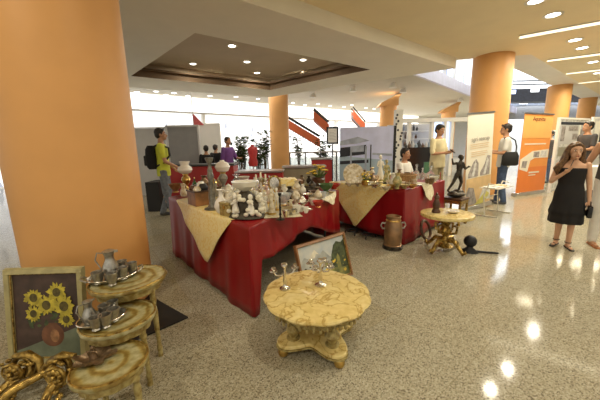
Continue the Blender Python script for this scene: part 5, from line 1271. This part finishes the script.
# landscape painting leaning on the red cloth
def painting(name, label, bl, ang, w_, h, lean, fm, fw, art_fn, mats):
    t = thing(name, label, 'painting', (bl[0], bl[1], 0), ang)
    Tm = Matrix.Translation((0, 0, .004)) @ Matrix.Rotation(math.pi / 2 - lean, 4, 'X')
    f = MB()
    for x0, x1, y0, y1 in ((0, w_, 0, fw), (0, w_, h - fw, h)): f.add([(x0, y0, 0), (x1, y0, 0), (x1, y1, 0), (x0, y1, 0), (x0 + fw * .15, y0 + fw * .2, .03), (x1 - fw * .15, y0 + fw * .2, .03), (x1 - fw * .15, y1 - fw * .2, .022), (x0 + fw * .15, y1 - fw * .2, .022)], [(3, 2, 1, 0), (4, 5, 6, 7), (0, 1, 5, 4), (1, 2, 6, 5), (2, 3, 7, 6), (3, 0, 4, 7)], 0, Tm)
    for x0, x1 in ((0, fw), (w_ - fw, w_)): f.add([(x0, 0, 0), (x1, 0, 0), (x1, h, 0), (x0, h, 0), (x0 + fw * .2, fw * .2, .03), (x1 - fw * .2, fw * .2, .026), (x1 - fw * .2, h - fw * .2, .026), (x0 + fw * .2, h - fw * .2, .03)], [(3, 2, 1, 0), (4, 5, 6, 7), (0, 1, 5, 4), (1, 2, 6, 5), (2, 3, 7, 6), (3, 0, 4, 7)], 0, Tm)
    f.build('frame', M[fm], t)
    c = MB(); iw, ih = w_ - 2 * fw, h - 2 * fw
    c.add([(fw, fw, .008), (w_ - fw, fw, .008), (w_ - fw, h - fw, .008), (fw, h - fw, .008)], [(0, 1, 2, 3)], 0, Tm)
    k = [0]
    def poly(pts, mi):
        k[0] += 1; c.add([(fw + u * iw, fw + v * ih, .0083 + k[0] * .00004) for u, v in pts], [list(range(len(pts)))], mi, Tm)
    art_fn(poly); c.build('canvas', [M[q] for q in mats], t)
    li = MB(); g = fw * .9
    li.tube([Tm @ Vector(q) for q in ((g, g, .016), (w_ - g, g, .016), (w_ - g, h - g, .016), (g, h - g, .016))], .006, 6, closed=True); li.build('inner_moulding', M['gilt'], t)
    return t
def art_land(poly):
    rnd = random.Random(5)
    poly([(0, 0), (1, 0), (1, .5), (0, .42)], 2)
    poly([(0, .4), (0, .62), (.1, .74), (.2, .66), (.32, .86), (.42, .7), (.5, .78), (.62, .58), (.75, .5), (.75, .4)], 1)
    poly([(.18, .66), (.32, .86), (.40, .72), (.34, .74), (.30, .66)], 6)
    poly([(.1, .2), (.6, .26), (.7, .36), (.3, .36), (.05, .3)], 4)
    poly([(.62, .3), (.66, .6), (.74, .82), (.82, .9), (.92, .84), (1, .9), (1, .2), (.8, .22)], 3)
    for k_ in range(46):
        x, y = rnd.uniform(0, 1), rnd.uniform(.02, .5); s_ = rnd.uniform(.02, .06); n = 7
        poly([(min(1, max(0, x + s_ * math.cos(a) * rnd.uniform(.5, 1))), min(1, max(0, y + s_ * 1.1 * math.sin(a) * rnd.uniform(.4, 1)))) for a in [j * 6.283 / n for j in range(n)]], rnd.choice([2, 3, 3, 5]))
    poly([(.74, .1), (.76, .5), (.80, .60), (.83, .5), (.84, .12)], 2)
painting('landscape_painting', 'landscape painting in a thin wooden frame leaning behind the marble coffee table', (.009, 2.41), .685, .682, .467, .285, 'wood', .032, art_land, ['lsky', 'lmount', 'lfield', 'ltree', 'lwater', 'yflow', 'wflow'])
def art_sun(poly):
    rnd = random.Random(8)
    poly([(0, 0), (1, 0), (1, .36), (.08, .10), (0, .08)], 1)
    for k_ in range(26):
        x, y = rnd.uniform(.28, .82), rnd.uniform(.3, .62); a = rnd.uniform(0, 6.28); l = rnd.uniform(.07, .13); cx_, sx_ = math.cos(a), math.sin(a)
        poly([(x, y), (x + l * .5 * cx_ - l * .3 * sx_, y + l * .5 * sx_ + l * .25 * cx_), (x + l * cx_, y + l * sx_), (x + l * .5 * cx_ + l * .3 * sx_, y + l * .5 * sx_ - l * .25 * cx_)], 5)
    poly([(.57 + .175 * math.cos(a), .26 + .14 * math.sin(a)) for a in [j * .3142 for j in range(20)]], 2)
    poly([(.60 + .07 * math.cos(a), .25 + .08 * math.sin(a)) for a in [j * .524 for j in range(12)]], 6); poly([(.50, .38), (.66, .38), (.64, .41), (.52, .41)], 2)
    for x, y, r in ((.31, .72, .15), (.67, .78, .15), (.30, .53, .13), (.80, .45, .13), (.51, .63, .16), (.78, .61, .17)):
        for lay in (1.0, .72):
            for j in range(15):
                a = j * .4189 + rnd.uniform(-.12, .12) + lay; l = r * lay * rnd.uniform(.85, 1.15); cx_, sx_ = math.cos(a), math.sin(a) * .8
                wv = r * .17
                poly([(x + cx_ * r * .3, y + sx_ * r * .3), (x + cx_ * l * .7 - sx_ * wv, y + sx_ * l * .7 + cx_ * wv), (x + cx_ * l, y + sx_ * l), (x + cx_ * l * .7 + sx_ * wv, y + sx_ * l * .7 - cx_ * wv)], 3)
        poly([(x + r * .42 * math.cos(a), y + r * .36 * math.sin(a)) for a in [j * .4488 for j in range(14)]], 4)
painting('still_life_painting', 'painting of sunflowers in a brown vase, in a cream frame against the near orange column', (-1.895, 1.637), .022, .501, .629, .139, 'framep', .045, art_sun, ['cdark', 'cgreen', 'cvase', 'cpet', 'ccore', 'cleaf', 'cvase2'])

# ------------------------------------------------------------------ marble coffee table with two candelabra
CT = Vector((.10, 1.79, 0)); HC = .385
t = thing('coffee_table', 'round scalloped yellow marble coffee table with a gilt gallery in the middle of the floor', 'coffee table', CT, R(8))
MB().lathe([(.33, HC - .03), (.355, HC - .026), (.362, HC - .013), (.355, HC - .002), (.34, HC), (0, HC)], n=96, lobes=12, amp=.03).build('marble_top', M['marble'], t)
MB().lathe([(.29, HC - .085), (.30, HC - .09), (.305, HC - .03), (.29, HC - .03)], n=72, lobes=12, amp=.04).build('apron', M['giltcream'], t)
dr = MB()
for k in range(48):
    a = k * .1309; q = .306; z = HC - .045 - .018 * abs(math.sin(k * .79)); dr.ell((q * math.cos(a), q * math.sin(a), z), (.012, .012, .012), 0, 6); dr.ell((q * math.cos(a), q * math.sin(a), HC - .085 - .008 * (k % 2)), (.010, .010, .016), 0, 6)
dr.build('gilt_gallery', M['giltcream'], t)
n = 64; pl = []
for k in range(n):
    a = 2 * math.pi * k / n + .35; pl.append(((.165 + .135 * abs(math.cos(2 * a - .7)) ** 2.2) * math.cos(a), (.165 + .135 * abs(math.cos(2 * a - .7)) ** 2.2) * math.sin(a)))
MB().prism(pl, .078, .104).build('base_plinth', M['marble'], t, bevel=.006)
MB().prism([(x * 1.02, y * 1.02) for x, y in pl], .068, .078).build('base_moulding', M['giltcream'], t)
for k in range(4):
    a = .35 + k * math.pi / 2; c, s_ = math.cos(a), math.sin(a)
    MB().lathe([(.045, .104), (.045, .11), (.026, .115), (.036, .145), (.05, .17), (.03, .20), (.022, .21), (.034, .235), (.028, .275), (.045, HC - .09), (.045, HC - .08)], (c * .185, s_ * .185, 0), 16).build('column', M['giltcream'], t)
    MB().lathe([(.014, 0), (.030, .01), (.036, .032), (.026, .058), (.034, .068)], (c * .262, s_ * .262, 0), 14).build('ball_foot', M['brass'], t)
p = at(285, 289, HC); t = thing('candelabrum', 'three armed silver candelabrum near the red cloth side of the marble coffee table', 'candelabrum', (p.x, p.y, HC + .002), R(20)); mk_candelabrum(t, .19, 'silver', 3, .40, None, .0, 1.7)
p = at(320.5, 285.5, HC); t = thing('candelabrum', 'five armed silver candelabrum near the middle of the marble coffee table', 'candelabrum', (p.x, p.y, HC + .002), R(50)); mk_candelabrum(t, .20, 'silver', 5, .38, None, .2, 1.7)

# ------------------------------------------------------------------ nest of gilt tables by the near column
def nest_table(label, c, r, h, rz, sx=1.0):
    t = thing('nesting_table', label, 'side table', (c[0], c[1], 0), rz, None)
    MB().lathe([(r * .88, h - .03), (r * .97, h - .026), (r, h - .012), (r * .985, h - .002), (r * .95, h), (r * .9, h - .003), (0, h - .003)], n=72, sx=sx, lobes=12, amp=.035).build('tabletop', M['flor'], t)
    MB().lathe([(r * .80, h - .07), (r * .84, h - .075), (r * .88, h - .03), (r * .8, h - .03)], n=72, sx=sx, lobes=12, amp=.05).build('apron', M['giltcream'], t)
    MB().tube([(r * .945 * sx * math.cos(a) , r * .945 * math.sin(a), h - .002) for a in [k_ * .1309 for k_ in range(48)]], .006, 6, closed=True).build('rim', M['gilt'], t)
    for k in range(4):
        a = math.pi / 4 + k * math.pi / 2; x, y = r * .74 * sx * math.cos(a), r * .74 * math.sin(a); x2, y2 = x * 1.06, y * 1.06
        pr = [(.016, 0), (.014, .03), (.017, .06), (.012, .09), (.014, .35 * h), (.019, .6 * h), (.013, .68 * h), (.021, .74 * h), (.014, .80 * h), (.020, .86 * h), (.018, h - .065)]
        lg = MB(); lg.lathe(pr, (0, 0, 0), 12)
        lg.v = [Vector((x2 + (x - x2) * q.z / h + q.x, y2 + (y - y2) * q.z / h + q.y, q.z)) for q in lg.v]
        lg.build('leg', M['giltcream'], t)
    return t
NT = [((-1.12, 1.73), .215, .54), ((-1.045, 1.48), .185, .425), ((-.955, 1.245), .165, .325)]
for (c, r, h), lab, rz in zip(NT, ('tallest gilt painted nesting table, nearest the orange column', 'middle sized gilt painted nesting table between the tallest and the lowest', 'lowest gilt painted nesting table, carrying the bronze leaf dish'), (R(30), R(32), R(35))): nest_table(lab, c, r, h, rz, 1.05)
def tray(c, h, label, l, w_, rz, handles=True):
    t = thing('serving_tray', label, 'tray', (c[0], c[1], h + .001), rz)
    MB().lathe([(.80, 0), (.9, .006), (1, .022), (.985, .026), (.87, .011), (0, .007)], n=40, T=Matrix.Diagonal((l, w_, 1, 1))).build('tray_body', M['pewter'], t)
    MB().tube([(l * .995 * math.cos(a), w_ * .995 * math.sin(a), .025) for a in [k_ * .157 for k_ in range(40)]], .004, 6, closed=True).build('rim', M['silver'], t)
    if handles:
        for q in (-1, 1): MB().tube([(q * l * .95, -w_ * .4, .024), (q * l * 1.15, -w_ * .25, .04), (q * l * 1.15, w_ * .25, .04), (q * l * .95, w_ * .4, .024)], .006, 6).build('handle', M['pewter'], t)
h1, h2, h3 = .54, .425, .325
c1 = at(114, 278, h1); tray((c1.x, c1.y), h1, 'oval pewter tray with two handles on the tallest nesting table', .145, .10, R(33))
Q = lambda px, py, h: at(px, py, h)
p = Q(112, 280, h1); t = thing('pewter_jug', 'tall pewter jug with a long curved handle on the tallest nesting table', 'jug', (p.x - .01, p.y + .02, h1 + .009), R(15)); mk_jug(t, .185, 'pewter')
g = 'pewter cups around the tall jug'
for k, (px, py) in enumerate(((99, 285), (113, 286), (124, 280), (133, 275), (123, 273))):
    p = Q(px, py, h1); t = thing('pewter_cup', ['pewter cup of the upper tray nearest the sunflower painting', 'pewter cup in front of the tall jug on the upper tray', 'pewter cup beside the tall jug towards the open floor', 'pewter cup next to the tray handle on the upper tray', 'pewter cup behind the others beside the tall jug'][k], 'cup', (p.x, p.y, h1 + .009), 0, g); mk_cup(t, .078, 'pewter', True)
c2 = at(103, 321, h2); tray((c2.x, c2.y), h2, 'round rimmed pewter tray on the middle nesting table', .115, .085, R(33), False)
p = Q(91, 324, h2); t = thing('pewter_jug', 'squat pewter jug on the tray of the middle nesting table', 'jug', (p.x, p.y, h2 + .009), R(60)); mk_jug(t, .13, 'pewter')
g = 'pewter cups on the middle nesting table'
for k, (px, py) in enumerate(((97, 331), (107, 328), (115, 322), (106, 318), (114, 314))):
    p = Q(px, py, h2); t = thing('pewter_cup', ['pewter cup at the near rim of the lower tray, in front of the squat jug', 'pewter cup at the near rim of the lower tray, between two others', 'pewter cup at the end of the lower tray towards the open floor', 'pewter cup in the second row of the lower tray, beside the squat jug', 'pewter cup in the second row of the lower tray, farthest from the squat jug'][k], 'cup', (p.x, p.y, h2 + .009), 0, g); mk_cup(t, .072, 'pewter', True)
p = Q(93, 361, h3); t = thing('leaf_dish', 'brown bronze leaf shaped dish with a small figure on the lowest nesting table', 'dish', (p.x, p.y, h3 + .001), R(20))
n = 60; pl = []
for k in range(n):
    a = 2 * math.pi * k / n; q = .072 * (1 + .30 * math.sin(3 * a + .6) * math.cos(a * 2) + .12 * math.cos(7 * a)); pl.append((q * 1.15 * math.cos(a), q * .95 * math.sin(a)))
lf = MB(); lf.add([(x, y, .022 + .006 * math.sin(k)) for k, (x, y) in enumerate(pl)] + [(x * .6, y * .6, .006) for x, y in pl] + [(0, 0, .003)] + [(x * .95, y * .95, .012) for x, y in pl] + [(x * .6, y * .6, .0) for x, y in pl],
    [(k, (k + 1) % n, n + (k + 1) % n, n + k) for k in range(n)] + [(n + k, n + (k + 1) % n, 2 * n) for k in range(n)] + [((k + 1) % n, k, 2 * n + 1 + k, 2 * n + 1 + (k + 1) % n) for k in range(n)] + [(2 * n + 1 + (k + 1) % n, 2 * n + 1 + k, 3 * n + 1 + k, 3 * n + 1 + (k + 1) % n) for k in range(n)] + [[3 * n + 1 + k for k in range(n)]])
lf.build('leaf', M['brbrown'], t)
fg = MB(); fg.loft([(0, .015, z, rx, rx) for z, rx in ((.004, .02), (.02, .016), (.035, .010), (.046, .013), (.052, .006))], 12); fg.ell((0, .015, .06), (.010, .010, .012)); fg.cap((0, .015, .045), (.024, .0, .04), .005, .004); fg.cap((0, .015, .045), (-.022, .005, .052), .005, .004); fg.build('figure', M['brbrown'], t)
# carved gilt stand
GS = Vector((-1.36, 1.38, 0))
t = thing('carved_stand', 'carved gilt wooden stand with two rosette scrolls on the floor before the sunflower painting', 'stand', GS)
def loc(px, py, z): return at(px, py, z) - GS
def scroll(c, sg, nm):
    m = MB(); pts = []
    for k in range(26):
        a = -.6 + k * .24; q = .075 - .0019 * k
        pts.append((c.x + sg * q * math.cos(a) * .9, c.y + .02 * math.sin(a), c.z + q * math.sin(a)))
    m.tube(pts, [.022 - .0004 * k for k in range(26)], 10); m.build(nm, M['gilt'], t)
    ro = MB()
    for j in range(8):
        b = j * .785; ro.ell((c.x + .030 * math.cos(b), c.y - .05, c.z + .030 * math.sin(b)), (.017, .012, .017), 0, 8)
    ro.ell((c.x, c.y - .062, c.z), .015, 0, 8); ro.tube([(c.x + .055 * math.cos(j * .785), c.y - .045, c.z + .055 * math.sin(j * .785)) for j in range(8)], .010, 6, closed=True); ro.build('rosette', M['gilt'], t)
ca, cb = loc(20, 367, .13), loc(62, 370, .13)
scroll(ca, 1, 'scroll'); scroll(cb, -1, 'scroll')
def limb(pts, r, nm):
    MB().tube(pts, r, 10).build(nm, M['gilt'], t)
V3 = Vector
limb([ca + V3((-.02, 0, .07)), ca + V3((.06, .0, .085)), ca + V3((.12, .0, .04)), (ca + cb) / 2 + V3((0, 0, -.02))], [.015, .022, .020, .016], 'arched_rail')
limb([cb + V3((.09, 0, .09)), cb + V3((.02, 0, .095)), cb + V3((-.05, .0, .06)), (ca + cb) / 2 + V3((0, 0, -.02))], [.014, .022, .020, .016], 'arched_rail')
limb([ca + V3((-.02, -.01, -.05)), ca + V3((-.05, -.1, -.09)), V3((ca.x - .04, ca.y - .2, .03)), V3((ca.x + .02, ca.y - .24, .02))], [.028, .024, .02, .02], 'leg')
limb([cb + V3((0, -.01, -.05)), cb + V3((-.02, -.08, -.07)), V3((cb.x - .0, cb.y - .15, .03)), V3((cb.x + .03, cb.y - .17, .02))], [.028, .024, .022, .02], 'leg')
limb([ca + V3((0, .02, -.05)), V3((ca.x - .02, ca.y + .06, .05)), V3((ca.x, ca.y + .09, .022))], [.026, .022, .022], 'leg')
limb([cb + V3((0, .02, -.05)), V3((cb.x + .02, cb.y + .05, .05)), V3((cb.x, cb.y + .08, .022))], [.026, .022, .022], 'leg')
limb([(ca + cb) / 2 + V3((.02, 0, -.03)), (ca + cb) / 2 + V3((-.08, -.1, -.05)), V3((ca.x + .02, ca.y - .2, .05))], [.02, .024, .02], 'stretcher')
lfm = MB(); rnd = random.Random(12)
for c in (ca, cb):
    for k in range(14):
        a = rnd.uniform(0, 6.28); q = rnd.uniform(.05, .09); lfm.ell((c.x + q * math.cos(a), c.y - .012 + rnd.uniform(-.02, .02), c.z + q * math.sin(a) * .9), (.018, .012, .012), 0, 7)
    for k in range(10): lfm.ell((c.x + rnd.uniform(-.04, .05), c.y - .03 - .015 * k, max(.03, c.z - .05 - .008 * k)), (.016, .016, .014), 0, 7)
lfm.build('carved_leaves', M['gilt'], t)
